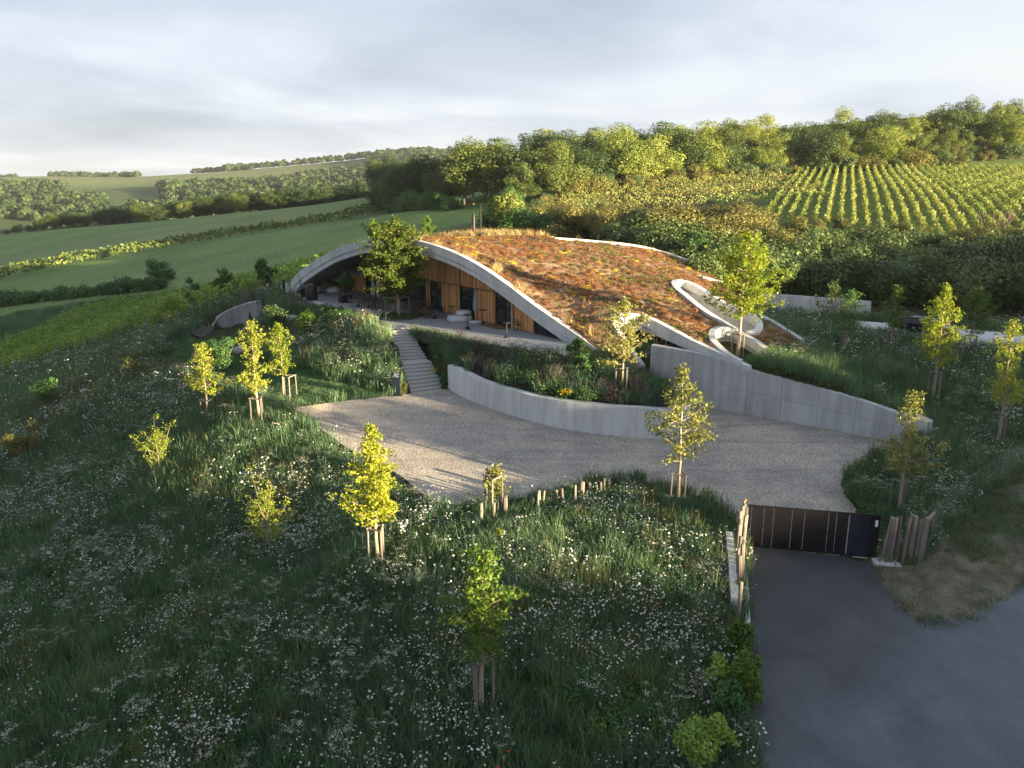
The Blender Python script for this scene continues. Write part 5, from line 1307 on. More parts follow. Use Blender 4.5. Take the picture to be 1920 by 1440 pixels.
# ------------------------------------------------------------------ meadow plants
def blades(rng, n, r, h0, h1, w, lean=.25):
    a = rng.uniform(0, 6.28, n); q = r * np.sqrt(rng.random(n)); P = np.stack([np.cos(a) * q, np.sin(a) * q, np.full(n, -.04)], 1)
    h = rng.uniform(h0, h1, n); l = rng.normal(0, lean, (n, 2)) * h[:, None]
    t = rng.uniform(0, 6.28, n); sx = np.stack([np.cos(t), np.sin(t), np.zeros(n)], 1) * (w * rng.uniform(.6, 1.3, n))[:, None]
    mid = P + np.c_[l * .35, h * .6]; tip = P + np.c_[l, h]
    V = np.stack([P - sx * .5, P + sx * .5, mid + sx * .4, tip, mid - sx * .4], 1).reshape(-1, 3)
    F = [(5 * i, 5 * i + 1, 5 * i + 2, 5 * i + 3, 5 * i + 4) for i in range(n)]
    return V, F, tip
def discs(rng, C, r, tilt=.4, k=6):
    n = len(C); Nn = unit(rng.normal(0, tilt, (n, 3)) + UP); t = unit(np.cross(Nn, rng.normal(size=(n, 3)))); b = np.cross(Nn, t); V = []
    rr = (r * rng.uniform(.7, 1.25, n))[:, None]
    for j in range(k): V.append(C + t * rr * math.cos(6.2832 * j / k) + b * rr * math.sin(6.2832 * j / k))
    return np.stack(V, 1).reshape(-1, 3), [tuple(range(k * i, k * i + k)) for i in range(n)]
def combine(name, parts):
    """parts: (V, F, material)"""
    V = []; F = []; mi = []; mats = []; b = 0
    for v, f, m in parts:
        if m not in mats: mats.append(m)
        V.append(v); F += [[b + i for i in q] for q in f]; mi += [mats.index(m)] * len(f); b += len(v)
    me = mesh_np(name, np.vstack(V), F, [M[m] for m in mats], False, mi); return src_obj(me)
def tuft_grass(seed, mat, n=60, r=.42, h=(.3, .7), w=.022, lean=.28):
    rng = np.random.default_rng(seed); v, f, t = blades(rng, n, r, *h, w, lean); return combine('grass_tuft%d' % seed, [(v, f, mat)])
def tuft_daisy(seed, n=16, mat='petal_white', r=.45, h=(.3, .85), dr=.030, g='grass', gn=26):
    rng = np.random.default_rng(seed); v, f, tip = blades(rng, n, r, *h, .008, .15); v2, f2, _ = blades(rng, gn, r, .2, h[0] + .1, .02); v3, f3 = discs(rng, tip, dr)
    return combine('daisy_tuft%d' % seed, [(v, f, g), (v2, f2, g), (v3, f3, mat)])
def tuft_umbel(seed):
    rng = np.random.default_rng(seed); v, f, tip = blades(rng, 7, .35, .5, .95, .012, .15); C = (tip[:, None] + rng.normal(0, 1, (7, 12, 3)) * np.array([.055, .055, .012])).reshape(-1, 3)
    v2, f2, _ = blades(rng, 30, .35, .25, .5, .024); v3, f3 = discs(rng, C, .017, .3, 5); return combine('umbel_tuft%d' % seed, [(v, f, 'grass'), (v2, f2, 'grass'), (v3, f3, 'petal_cream')])
def tuft_herb(seed, mat, r=.38, h=.42, n=150, size=.075):
    rng = np.random.default_rng(seed); v = unit(rng.normal(size=(n, 3))); v[:, 2] = np.abs(v[:, 2]); rr = rng.uniform(.45, 1.0, n)[:, None]
    P = v * rr * np.array([r, r, h]); V, F = leaf_quads(P, unit(v + rng.normal(0, .5, (n, 3)) + UP * .3), size, rng, .55); return combine('herb_tuft%d' % seed, [(V, F.tolist(), mat)])
def tuft_spike(seed, mat, n=26, r=.34, h=(.45, .8)):
    rng = np.random.default_rng(seed); v, f, tip = blades(rng, n, r, *h, .012, .22); C = (tip[:, None] - UP * np.linspace(0, .22, 6)[None, :, None] + rng.normal(0, .012, (n, 6, 3))).reshape(-1, 3)
    V, F = leaf_quads(C, unit(rng.normal(size=C.shape)), .034, rng, .8); v2, f2, _ = blades(rng, 30, r, .15, .4, .024); return combine('spike_tuft%d' % seed, [(v, f, 'grass'), (v2, f2, 'grass'), (V, F.tolist(), mat)])
g1, g2 = tuft_grass(1, 'grass'), tuft_grass(2, 'grass', 46, .4, (.2, .95), .02, .2)
gd = tuft_grass(3, 'grass_dry', 30, .4, (.45, 1.0), .012, .2)
gs = tuft_grass(4, 'grass', 50, .35, (.06, .16), .018, .5)
gsd = tuft_grass(5, 'grass_dry', 40, .35, (.05, .16), .016, .6)
gst = tuft_grass(6, 'straw', 90, .38, (.3, .75), .016, .45)
da1, da2 = tuft_daisy(11, 15), tuft_daisy(12, 9, 'petal_white', .4, (.4, .95), .037)
um = tuft_umbel(13)
he1, he2 = tuft_herb(14, 'leaf_green'), tuft_herb(15, 'leaf_bright', .3, .5, 120, .07)
hs_, hp = tuft_herb(16, 'herb_silver', .42, .5, 210, .06), tuft_herb(17, 'herb_purple', .45, .6, 230, .06)
spu = tuft_spike(18, 'petal_blue'); spp = tuft_spike(19, 'herb_purple', 34, .36, (.5, .9))
pop = tuft_daisy(20, 3, 'petal_red', .35, (.5, .8), .05, 'grass', 20); yel = tuft_daisy(21, 12, 'petal_yellow', .3, (.3, .55), .04, 'grass', 24)
rngm = np.random.default_rng(61)
def project(x, y, z):
    dz = z - CAM_H; f = y * cp - dz * sp; return 960 + x / f * FPX, 720 - (y * sp + dz * cp) / f * FPX, f
EXCL = [COURT, ROAD, TERR, ROOF, STAIR, BED, UPD, HOLLOW]
PARA = {'stair': .3, 'terr': .9}
def field_points(n_per_m2, x0, x1, y0, y1, dens, excl=EXCL, margin=.12, size=0.7):
    n = int((x1 - x0) * (y1 - y0) * n_per_m2); x = rngm.uniform(x0, x1, n); y = rngm.uniform(y0, y1, n)
    k = rngm.random(n) < dens(x, y); x, y = x[k], y[k]
    # only what the photograph (and a step to its side) can see
    z = height(x, y); px, py, f = project(x, y, z); k = (f > 3) & (px > -330) & (px < 2250) & (py < 1660); x, y, z = x[k], y[k], z[k]
    k = np.ones(len(x), bool)
    for P in excl: k &= ~inpoly(x, y, P); 
    for P in (COURT, ROAD): k &= edge_dist(x, y, P) > margin
    k &= (edge_dist(x, y, STAIR) > .38)
    if len(excl) > 4: k &= edge_dist(x, y, TERR) > .9
    return np.stack([x[k], y[k], z[k]], 1)
def lim(x, y):
    """1 inside the wild meadow"""
    west = y - (95 + (x + 58) * .25)          # vineyard edge
    far_ = np.where(x < -20, west < -3, np.where(x > 18, (y < 79) & ~((y > 70) & (x > 20)), y < 62))
    return far_ & ~inpoly(x, y, VERGE) & ~inpoly(x, y, LAWN)
slope_l = np.array([on_ground(a, b)[:2] for a, b in [(575, 640), (640, 600), (715, 618), (770, 738), (640, 748), (560, 735)]])
mound_l = np.array([on_ground(a, b)[:2] for a, b in [(120, 700), (300, 625), (350, 650), (420, 735), (300, 800), (120, 780)]])
def white(x, y):
    w = vnoise(x, y, 5.0, 71) * .55 + vnoise(x, y, 1.6, 72) * .45
    b = np.clip((w - .50) * 4.6, .05, 1)
    b = np.where(inpoly(x, y, slope_l) | inpoly(x, y, mound_l), np.maximum(b, .6), b)
    return b
near_d = lambda x, y: lim(x, y) * np.where(y < 46, 1.0, np.where(y < 64, .62, .30))
def bigger(P): return np.interp(P[:, 1], [40, 60, 95], [1, 1.2, 1.7])
BX = (-78, 62, 14, 99)
def sc_m(name, label, rate, dens, src, scl=(.75, 1.3), tilt=.12):
    P = field_points(rate, *BX, dens); 
    if len(P): scatter(name, label, P, src, scl, tilt, rngm, zs=bigger(P))
    return len(P)
cn_ = []
cn_.append(sc_m('meadow_grass', 'fresh green grass of the wild meadow', 7.5, lambda x, y: near_d(x, y) * (.45 + .55 * vnoise(x, y, 4, 73)), g1))
cn_.append(sc_m('tall_grass', 'tall loose grass of the wild meadow', 3.0, lambda x, y: near_d(x, y) * vnoise(x, y, 6, 74), g2))
cn_.append(sc_m('dry_grass', 'pale seeding grass stalks in the meadow', 1.3, lambda x, y: near_d(x, y) * np.clip((vnoise(x, y, 5, 75) - .40) * 2.6, .03, 1), gd))
cn_.append(sc_m('daisies', 'white daisies in loose drifts through the meadow', 3.3, lambda x, y: near_d(x, y) * white(x, y), da1))
cn_.append(sc_m('tall_daisies', 'taller white daisies in the meadow', 1.6, lambda x, y: near_d(x, y) * white(x + 9, y), da2))
cn_.append(sc_m('umbels', 'creamy white flower heads in the meadow', 1.5, lambda x, y: near_d(x, y) * white(x - 20, y + 7), um))
cn_.append(sc_m('meadow_herbs', 'dark leafy herbs in the meadow', 4.5, lambda x, y: near_d(x, y) * np.clip((vnoise(x, y, 3, 76) - .45) * 3, 0, 1), he1, (.6, 1.5)))
cn_.append(sc_m('fresh_herbs', 'bright leafy herbs in the meadow', 2.6, lambda x, y: near_d(x, y) * np.clip((vnoise(x, y, 4, 77) - .5) * 3, 0, 1), he2, (.6, 1.5)))
cn_.append(sc_m('silver_herbs', 'silvery herbs in the meadow', 2.4, lambda x, y: near_d(x, y) * np.clip((vnoise(x, y, 5, 78) - .5) * 3, 0, 1), hs_, (.6, 1.3)))
cn_.append(sc_m('poppies', 'single red poppies in the meadow', .014, near_d, pop))
# mown lawn, verge and court edge
P = field_points(16, *BX, lambda x, y: inpoly(x, y, LAWN).astype(float)); scatter('lawn_grass', 'short mown grass of the left lawn', P, gs, (.8, 1.3), .1, rngm)
P = field_points(16, *BX, lambda x, y: inpoly(x, y, VERGE) * np.clip((vnoise(x, y, 1.6, 11) - .34) * 3, 0.10, 1)); scatter('verge_grass', 'short patchy grass on the road verge', P, gs, (.7, 1.3), .1, rngm)
P = field_points(10, *BX, lambda x, y: inpoly(x, y, VERGE) * .5); scatter('verge_straw', 'dry mown straw on the road verge', P, gsd, (.7, 1.3), .1, rngm)
ex = np.vstack([resample(ROAD[:5], .22), resample(ROAD[12:21], .22)]); ex = ex + rngm.normal(0, .10, ex.shape); ez = np.maximum(height(ex[:, 0], ex[:, 1]), road_z(ex[:, 0], ex[:, 1])); px_, py_, f_ = project(ex[:, 0], ex[:, 1], ez); kk = (py_ < 1600) & (rngm.random(len(ex)) < .75) & ~inpoly(ex[:, 0], ex[:, 1], COURT)
scatter('edge_weeds', 'small weeds and grass creeping over the asphalt edge', np.c_[ex, ez][kk], gs, (.5, 1.2), .2, rngm)
P = field_points(1.6, -95, 0, 84, 140, lambda x, y: (~lim(x, y)) & (x < -20)); scatter('vineyard_grass', 'grass between the vine rows at the left', P, g1, (1.0, 1.7), .1, rngm)
# garden bed
def bedpts(rate, d): return field_points(rate, -12, 16, 40, 66, lambda x, y: inpoly(x, y, BED) * (edge_dist(x, y, BED) > .25) * d(x, y), excl=[COURT, TERR, STAIR], margin=.1)
nb1 = lambda x, y: vnoise(x, y, 2.4, 81); nb2 = lambda x, y: vnoise(x, y, 2.0, 82)
for nm, lb, rate, d, src, scl in (
    ('bed_grass', 'ornamental grass in the planting above the low wall', 1.8, lambda x, y: .25 + .75 * (nb1(x, y) > .45), g2, (.9, 1.3)),
    ('bed_green', 'low leafy green perennials in the planting', 3.4, lambda x, y: (nb1(x, y) > .4) * 1.0, he1, (1.0, 2.0)),
    ('bed_fresh', 'fresh green perennials in the planting', 1.0, lambda x, y: (nb2(x, y) > .5) * 1.0, he2, (.8, 1.4)),
    ('bed_sage', 'dusky purple sage mounds in the planting', 3.0, lambda x, y: np.clip((.5 - nb1(x, y)) * 6, 0, 1), hp, (1.0, 1.9)),
    ('bed_sage_spikes', 'dark purple flower spikes in the planting', 2.2, lambda x, y: np.clip((.52 - nb1(x, y)) * 6, 0.05, 1), spp, (1.0, 1.5)),
    ('bed_lavender', 'blue violet spikes in the planting', .7, lambda x, y: np.clip((nb2(x, y) - .6) * 5, .03, 1), spu, (.8, 1.2)),
    ('bed_silver', 'silvery mounds in the planting', 1.3, lambda x, y: np.clip((nb2(x, y) - .52) * 6, .06, 1), hs_, (1.0, 1.8)),
    ('bed_straw', 'pale dry grass in the planting', .5, lambda x, y: np.clip((nb2(x, y) - .5) * 4, .05, 1), gd, (.7, 1.0)),
    ('bed_poppies', 'red poppies in the planting', .12, lambda x, y: np.ones(np.shape(x)), pop, (.9, 1.1))):
    P = bedpts(rate, d); scatter(nm, lb, P, src, scl, .1, rngm)
for src_, lb, n_, sc_ in ((he1, 'green perennials hugging the terrace edge above the planting', 70, (1.3, 2.2)), (hp, 'purple sage mounds hugging the terrace edge', 60, (1.3, 2.1)), (g2, 'grasses hugging the terrace edge above the planting', 70, (1.0, 1.4)), (he2, 'light green perennials hugging the terrace edge', 34, (1.2, 1.8))):
    eb = np.array([at(778, 614, TZ), at(880, 637, TZ), at(1000, 660, TZ), at(1052, 664, TZ)]); tt = rngm.random(n_); Q = np.array([lerp_path(eb, t) for t in tt]); Q[:, :2] += np.c_[rngm.uniform(-.35, .1, n_), rngm.uniform(-1.0, -.25, n_)]
    Q[:, 2] = np.maximum(height(Q[:, 0], Q[:, 1]), 4.1); scatter('terrace_planting', lb, Q[~inpoly(Q[:, 0], Q[:, 1], TERR)], src_, sc_, .1, rngm)
# round tree bed and left terrace edge
P = np.array([tb + np.array([math.cos(a) * r, math.sin(a) * r, .02]) for a, r in zip(rngm.uniform(0, 6.28, 46), 1.7 * np.sqrt(rngm.random(46)))]); scatter('tree_bed_plants', 'low grasses round the foot of the terrace tree', P, he1, (.5, 1.0), .1, rngm)
P = np.array([on_ground(a, b) for a, b in zip(rngm.uniform(528, 700, 150), np.zeros(150))][:0] or [np.array([*(edge[0] + (edge[3] - edge[0]) * 0)[:2], 0])])
tt = rngm.random(190); eP = np.array([lerp_path(edge, t) for t in tt]); eP[:, :2] += np.c_[rngm.uniform(-1.6, -.25, 190), rngm.uniform(-1.9, -.3, 190)]; eP[:, 2] = height(eP[:, 0], eP[:, 1])
scatter('terrace_edge_plants', 'dark ground cover along the left edge of the terrace', eP, he1, (.9, 1.6), .1, rngm)

# ------------------------------------------------------------------ sedum on the roof
def roofpts(rate, d, inset=.35):
    lo, hi = ROOF.min(0), ROOF.max(0); n = int((hi - lo).prod() * rate); x = rngm.uniform(lo[0], hi[0], n); y = rngm.uniform(lo[1], hi[1], n)
    k = inpoly(x, y, ROOF) & (rngm.random(n) < d(x, y)); x, y = x[k], y[k]; k = (edge_dist(x, y, ROOF) > inset) & ~inpoly(x, y, loop1[:, :2]) & ~inpoly(x, y, HOLE2) & (edge_dist(x, y, loop1[:, :2]) > .35) & (edge_dist(x, y, loop2[:, :2], False) > .35)
    x, y = x[k], y[k]; z = ROOF_T(x, y); return np.stack([x, y, z], 1)
def sedum(seed, mat, r=.34, h=.17): return tuft_herb(seed, mat, r, h, 110, .075)
s_r, s_b, s_g, s_y = sedum(30, 'sedum_rust'), sedum(31, 'sedum_brown'), sedum(32, 'sedum_green', .34, .15), sedum(33, 'sedum_yellow', .36, .17)
wpx = lambda x, y: vnoise(x * .55 + y * .3, y * 1.3 - x * .5, 1.7, 91) * .6 + vnoise(x, y, .8, 92) * .4
P = roofpts(5.2, lambda x, y: np.clip((wpx(x, y) - .40) * 5, .02, 1)); scatter('sedum_rust', 'rust red sedum mats on the roof', P, s_r, (.6, 1.3), .1, rngm)
P = roofpts(4.6, lambda x, y: np.clip((.56 - wpx(x, y)) * 5, .02, 1)); scatter('sedum_brown', 'brown sedum mats on the roof', P, s_b, (.6, 1.3), .1, rngm)
P = roofpts(2.6, lambda x, y: np.clip((vnoise(x, y, 1.8, 93) - .60) * 6, .02, 1)); scatter('sedum_green', 'green sedum mats on the roof', P, s_g, (.6, 1.2), .1, rngm)
P = roofpts(1.5, lambda x, y: np.clip((vnoise(x, y, 1.5, 94) - .72) * 9, .010, 1)); scatter('sedum_yellow', 'flowering yellow stonecrop on the roof', P, s_y, (.6, 1.15), .1, rngm)
chp = on_roof(888, 446)
dA = lambda x, y: edge_dist(x, y, arch_line[int(nA * .42):, :2], False)
P = roofpts(4.2, lambda x, y: np.maximum(np.clip(1.25 - np.hypot((x - chp[0]) / 6.5, (y - chp[1] - .8) / 2.6), 0, 1) * 1.4, np.clip(1 - dA(x, y) / 1.5, 0, 1) * .35 * vnoise(x, y, 2, 95))); scatter('roof_straw_grass', 'golden dry grass on the crown of the roof', P, gst, (.9, 1.5), .15, rngm)
P = roofpts(1.1, lambda x, y: np.clip((vnoise(x, y, 2.6, 97) - .35) * 2, .1, 1)); scatter('roof_straw_tufts', 'small pale straw tufts among the sedum', P, gsd, (.8, 1.5), .2, rngm)
P = roofpts(1.2, lambda x, y: np.clip(1 - edge_dist(x, y, np.vstack([rim[:, :2]]), False) / 1.6, 0, 1) * .7); scatter('roof_rim_grass', 'grey dry grass along the far roof edge', P, gd, (.6, .9), .2, rngm)
print('scatter', cn_)
# ------------------------------------------------------------------ gate, palisades, stakes, wire fence
G0, G1 = on_road(1398, 1022), on_road(1645, 1047); gu = (G1 - G0)[:2]; GL = np.linalg.norm(gu); gu /= GL; gang = math.atan2(gu[1], gu[0]); GN = np.array([gu[1], -gu[0]])
GH = 1.92; gz = float(min(G0[2], G1[2])) + .02
gate = empty('sliding_gate', (*((G0 + G1)[:2] / 2), gz)); tag(gate, 'wide black metal sliding gate with a dark blue wicket door across the drive', 'gate')
def gate_px(px):
    d = ray(px, 1000)[:2]; t = (G0[:2] @ GN) / (d @ GN); return float((d * t - G0[:2]) @ gu)
def gbox(a, b, z0, z1, th, off, name, mat, root=gate):
    c = G0[:2] + gu * (a + b) / 2 + GN * off
    return wbuild(MB().box((c[0], c[1], gz + (z0 + z1) / 2), (b - a, th, z1 - z0), gang), name, mat, root)
cut = [gate_px(p) for p in (1400, 1406, 1430, 1448, 1482.5, 1506, 1551, 1566, 1589)]
for a, b in zip(cut[:-1], cut[1:]): gbox(a + .012, b - .012, .06, GH - .07, .045, 0, 'panel', M['gate'])
d0, d1 = gate_px(1590.5), gate_px(1628)
door = gbox(d0, d1, .05, GH - .08, .05, .005, 'wicket_door', M['gate_door'])
gbox(d1 + .012, gate_px(1648), .06, GH - .07, .05, 0, 'panel', M['gate'])
gbox(cut[0] - .02, gate_px(1648) + .01, GH - .068, GH + .005, .07, 0, 'top_rail', M['gate']); gbox(cut[0] - .02, gate_px(1648) + .01, .0, .058, .07, 0, 'bottom_rail', M['gate'])
for a in (cut[3], cut[6]): gbox(a - .5, a + .5, .9, .96, .03, -.05, 'brace', M['gate'])
# raised dark lettering on the wicket door
fc = bpy.data.curves.new('lettering', 'FONT'); fc.body = 'GURDAU'; fc.size = .155; fc.extrude = .006; fc.align_x = 'CENTER'; fc.space_character = 1.25
fo = bpy.data.objects.new('lettering_curve', fc); COL.objects.link(fo); bpy.context.view_layer.update()
lm = bpy.data.meshes.new_from_object(fo.evaluated_get(bpy.context.evaluated_depsgraph_get())); bpy.data.objects.remove(fo); lm.name = 'lettering'; lm.materials.clear(); lm.materials.append(M['letter'])
lo = link('lettering', lm); lo.parent = door
c = G0[:2] + gu * (d0 + d1) / 2 + GN * .036; lo.location = (c[0], c[1], gz + GH - .30); lo.rotation_euler = (rad(90), 0, gang); lo['kind'] = 'stuff'
hc = G0[:2] + gu * (d0 + (d1 - d0) * .74) + GN * .05
h_ = MB().box((hc[0], hc[1], gz + 1.02), (.03, .05, .34), gang).build('handle', M['letter']); h_.parent = door
ic = gate_px(1641); gbox(ic - .05, ic + .05, 1.42, 1.70, .04, .045, 'intercom', M['white'])
pc = G0[:2] + gu * (cut[0] - .16)
post = empty('gate_post', (pc[0], pc[1], gz)); tag(post, 'black gate post with an orange warning lamp on top', 'post')
wbuild(MB().box((pc[0], pc[1], gz + 1.0), (.14, .14, 2.1), gang), 'column', M['gate'], post)
wbuild(MB().lathe([(.045, 0), (.05, .05), (.04, .10), (.01, .12)], (pc[0], pc[1], gz + 2.05), 10), 'lamp', M['orange'], post)
def stake(g, h, r, tip=0.0, lx=0.0, ly=0.0):
    return MB().tube([(0, 0, -.3), (lx * .5, ly * .5, h * .5), (lx, ly, h), (lx * 1.02, ly * 1.02, h + .03)], [r * 1.05, r, r * .95, r * .6], 7)
def palisade(name, label, posts, mat=M['post']):
    g0 = posts[0][0]; root = empty(name, g0); tag(root, label, 'fence')
    for g, h, r, lx, ly in posts:
        o = stake(g, h, r, 0, lx, ly).build('post', mat); o.parent = root; o.location = [float(v) for v in (g - g0)]
    return root
rp = np.random.default_rng(3)
pr_posts = []
for px, py, t, r in ((1652, 1054, 968, .05), (1661, 1056, 971, .085), (1668.5, 1057, 972, .075), (1676, 1052, 970, .06), (1681, 1056, 972, .05), (1691.5, 1060, 973, .08), (1698, 1056, 974, .06), (1704, 1061, 968, .10), (1713, 1061, 976, .06), (1721, 1062, 971, .10), (1727, 1060, 975, .075)):
    g = on_road(px, py); pr_posts.append((g, hgt(g, t), r, rp.normal(.06, .05), rp.normal(0, .04)))
palisade('palisade', 'row of rough grey wooden posts right of the black gate', pr_posts)
k0 = [on_road(a, b) for a, b in ((1634, 1050), (1654, 1049), (1690, 1053), (1733, 1059), (1737, 1066), (1700, 1069), (1672, 1065), (1641, 1061))]
V = [(*p[:2], p[2] - .1) for p in k0] + [(*p[:2], p[2] + .10) for p in k0]; n = len(k0)
o = link('kerb', mesh_np('kerb', V, [tuple(range(n)), tuple(range(n, 2 * n))[::-1]] + [(i, i + n, (i + 1) % n + n, (i + 1) % n) for i in range(n)], [M['concrete_light']])); tag(o, 'pale concrete footing under the right palisade', kind='structure')
# handrail to the back post
g = base_at(1745, 1010); root = empty('rail_fence', g); tag(root, 'short slanting wooden rail on a grey post at the end of the right palisade', 'fence')
o = stake(g, hgt(g, 957), .07).build('post', M['post']); o.parent = root
e = pr_posts[-1][0] - g; hb = pr_posts[-1][1]
o = MB().tube([(e[0], e[1], e[2] + hb - .02), (0, 0, hgt(g, 962))], .075, 8).build('rail', M['post']); o.parent = root
# left palisade along the drive
lp = []
for i, (px, py, t) in enumerate(((1390, 1024, 940), (1385, 1026, 945), (1391, 1033, 952), (1384, 1036, 950), (1390, 1043, 963), (1383, 1046, 958), (1389, 1054, 968), (1382, 1056, 975), (1388, 1066, 978), (1380, 1068, 984), (1387, 1079, 990), (1381, 1084, 1004), (1386, 1092, 1012), (1390, 1098, 1022), (1382, 1103, 1030), (1387, 1112, 1042))):
    g = on_road(px, py); g[2] += .1; lp.append((g, hgt(g, t), rp.uniform(.055, .10), rp.normal(0, .06), rp.normal(0, .05)))
palisade('palisade', 'dense row of rough wooden posts stepping along the left side of the drive', lp)
cl = np.array([on_road(a, b) for a, b in ((1366, 1022), (1369, 1060), (1373, 1110), (1376, 1150))]); cl = resample(cl, .5); cl[:, 2] += .02
V, F = sweep(cl, [(-.14, .62), (.14, .62), (.14, -.3), (-.14, -.3)]); o = link('low_wall', mesh_np('low_wall', V, F, [M['concrete_light']])); tag(o, 'low straight concrete wall left of the drive palisade', 'wall')
cl = np.array([on_road(a, b) for a, b in ((1396, 1026), (1397, 1075), (1400, 1130), (1403, 1180))]); cl = resample(cl, .5)
V, F = sweep(cl, [(-.08, .1), (.08, .1), (.08, -.2), (-.08, -.2)]); o = link('kerb', mesh_np('kerb', V, F, [M['concrete_light']])); tag(o, 'narrow concrete kerb along the left edge of the drive', kind='structure')
for px, py, t, lb in ((1384, 1166, 1092, 'lone grey fence post between the palisade and the leafy drive bush'), (1392, 1242, 1182, 'grey fence post half hidden in the leafy drive bush'), (1368, 1345, 1303, 'grey fence post near the bottom edge beside the drive')):
    g = base_at(px, py); o = stake(g, hgt(g, t), .075).build('fence_post', M['post']); o.location = g; tag(o, lb, 'post')
# loose stakes beside the court
SK = [(902, 993, 944, .07), (906, 983, 940, .06), (926, 987, 943, .06), (932, 975, 936, .06), (948, 975, 932, .12), (982, 950, 934, .05), (999, 960, 934, .05), (1008, 967, 926, .05), (1012, 960, 920, .075), (1017, 957, 920, .05), (1044, 953, 919, .06), (1052, 946, 916, .07), (1056, 958, 916, .06), (1078, 953, 911, .06), (1089, 950, 904, .13), (1101, 947, 922, .05), (1105, 942, 906, .05), (1120, 938, 910, .045), (1126, 942, 905, .05), (1132, 934, 899, .055), (1139, 930, 897, .05)]
for i, (px, py, t, r) in enumerate(SK):
    g = base_at(px, py); o = stake(g, max(.5, hgt(g, t)), r, 0, rp.normal(0, .06), rp.normal(0, .04)).build('wooden_stake', M['post']); o.location = g
    lb = {4: 'thick wooden stake beside the sapling, the stoutest of its cluster', 14: 'thickest of the wooden stakes in the curved row beside the gravel', 0: 'leftmost wooden stake of the curved row beside the gravel', 20: 'rightmost wooden stake of the curved row beside the gravel'}.get(i, 'slim weathered stake in the curved row between gravel and meadow')
    tag(o, lb, 'stake', 'wooden stakes along the gravel edge')
# small palisades on the left mound
q = []
for i in range(5): q.append((440 + i * 2.4, 572 - i * .8, 562 - i, .05))
for i in range(22): q.append((456 + i * 2.55, 566 - i * .45 + rp.normal(0, 1), 549 - i * .45 + rp.normal(0, 2.2), rp.uniform(.05, .075)))
palisade('palisade', 'small palisade of thin grey posts above the large curved wall', [(at(a, b, np.interp(a, [440, 515], [3.4, 4.4])), max(.6, (b - c) * 78 / FPX * 1.15), r, rp.normal(0, .03), 0) for a, b, c, r in q])
q = [(541 + i * 3.1, 573 + i * .5 + rp.normal(0, .8), 561 + i * .6 + rp.normal(0, 1.5), rp.uniform(.045, .07)) for i in range(15)]
palisade('palisade', 'low palisade of thin grey posts below the covered grill', [(base_at(a, b + 4) , max(.6, (b - c) * 70 / FPX + .35), r, rp.normal(0, .03), 0) for a, b, c, r in q])
# wire fence at the right
wf = [(1752, 1000, 952), (1804, 950, 893), (1876, 906, 858), (1925, 872, 826), (1990, 835, 790)]
gs_ = [base_at(a, b) for a, b, c in wf]; hs2 = [1.45 for _ in wf]
root = empty('wire_fence', gs_[0]); tag(root, 'wire mesh fence with slim posts running along the right verge', 'fence')
for g, h in zip(gs_, hs2):
    o = MB().tube([(0, 0, -.3), (0, 0, h)], .035, 7).build('post', M['grey_metal']); o.parent = root; o.location = [float(v) for v in (g - gs_[0])]
for k in range(7):
    z = .2 + k * .2
    o = MB().tube([tuple(g - gs_[0] + np.array([0, 0, min(z, h - .02)])) for g, h in zip(gs_, hs2)], .005, 4, cap=False).build('wire', M['grey_metal']); o.parent = root
m = MB()
for a, b in zip(gs_[:-1], gs_[1:]):
    for t in np.arange(.05, 1, .3 / np.linalg.norm(b - a)):
        p = a + (b - a) * t - gs_[0]; m.tube([tuple(p + (0, 0, .1)), tuple(p + (0, 0, 1.4))], .004, 3, cap=False)
o = m.build('mesh_wires', M['grey_metal']); o.parent = root; o['kind'] = 'stuff'
# vineyard wires posts behind the building and along the field edge
# ------------------------------------------------------------------ terrace furniture
def T(px, py): return at(px, py, TZ)
def chair_proto():
    r = empty('terrace_chair', (0, 0, 0)); tag(r, 'x', 'chair', 'chairs on the terrace')
    o = MB().box((0, 0, .45), (.44, .44, .035)).build('seat', M['dark_wood']); o.parent = r
    b = MB()
    for z in (.6, .72, .84): b.box((0, .225, z), (.42, .02, .07))
    o = b.build('backrest', M['dark_wood']); o.parent = r
    for sx in (-1, 1):
        for sy in (-1, 1):
            o = MB().tube([(sx * .2, sy * .2, 0), (sx * .2, sy * .2, .44 if sy < 0 else .9)], .016, 6).build('leg', M['black']); o.parent = r
    for sx in (-1, 1): o = MB().box((sx * .22, -.01, .64), (.035, .42, .025)).build('armrest', M['dark_wood']); o.parent = r
    return r
def table_proto(h, r_, name, sq):
    r = empty(name, (0, 0, 0)); tag(r, 'x', 'table')
    top = MB().box((0, 0, h - .015), (r_ * 2, r_ * 2, .03)) if sq else MB().lathe([(r_, h - .03), (r_, h)], (0, 0, 0), 18)
    o = top.build('tabletop', M['black']); o.parent = r
    o = MB().tube([(0, 0, .25), (0, 0, h - .03)], .032, 8).build('pillar', M['black']); o.parent = r
    o = MB().lathe([(.22, 0), (.20, .03), (.08, .2), (.03, .27)], (0, 0, 0), 8).build('base', M['black']); o.parent = r
    return r
cp_ = None; tp_ = None; bt_ = None
def put_chair(p, rz, lb):
    global cp_
    if cp_ is None: cp_ = chair_proto(); c = cp_
    else: c = copy_tree(cp_)
    c.location = [float(v) for v in p]; c.rotation_euler = (0, 0, rz); c['label'] = lb
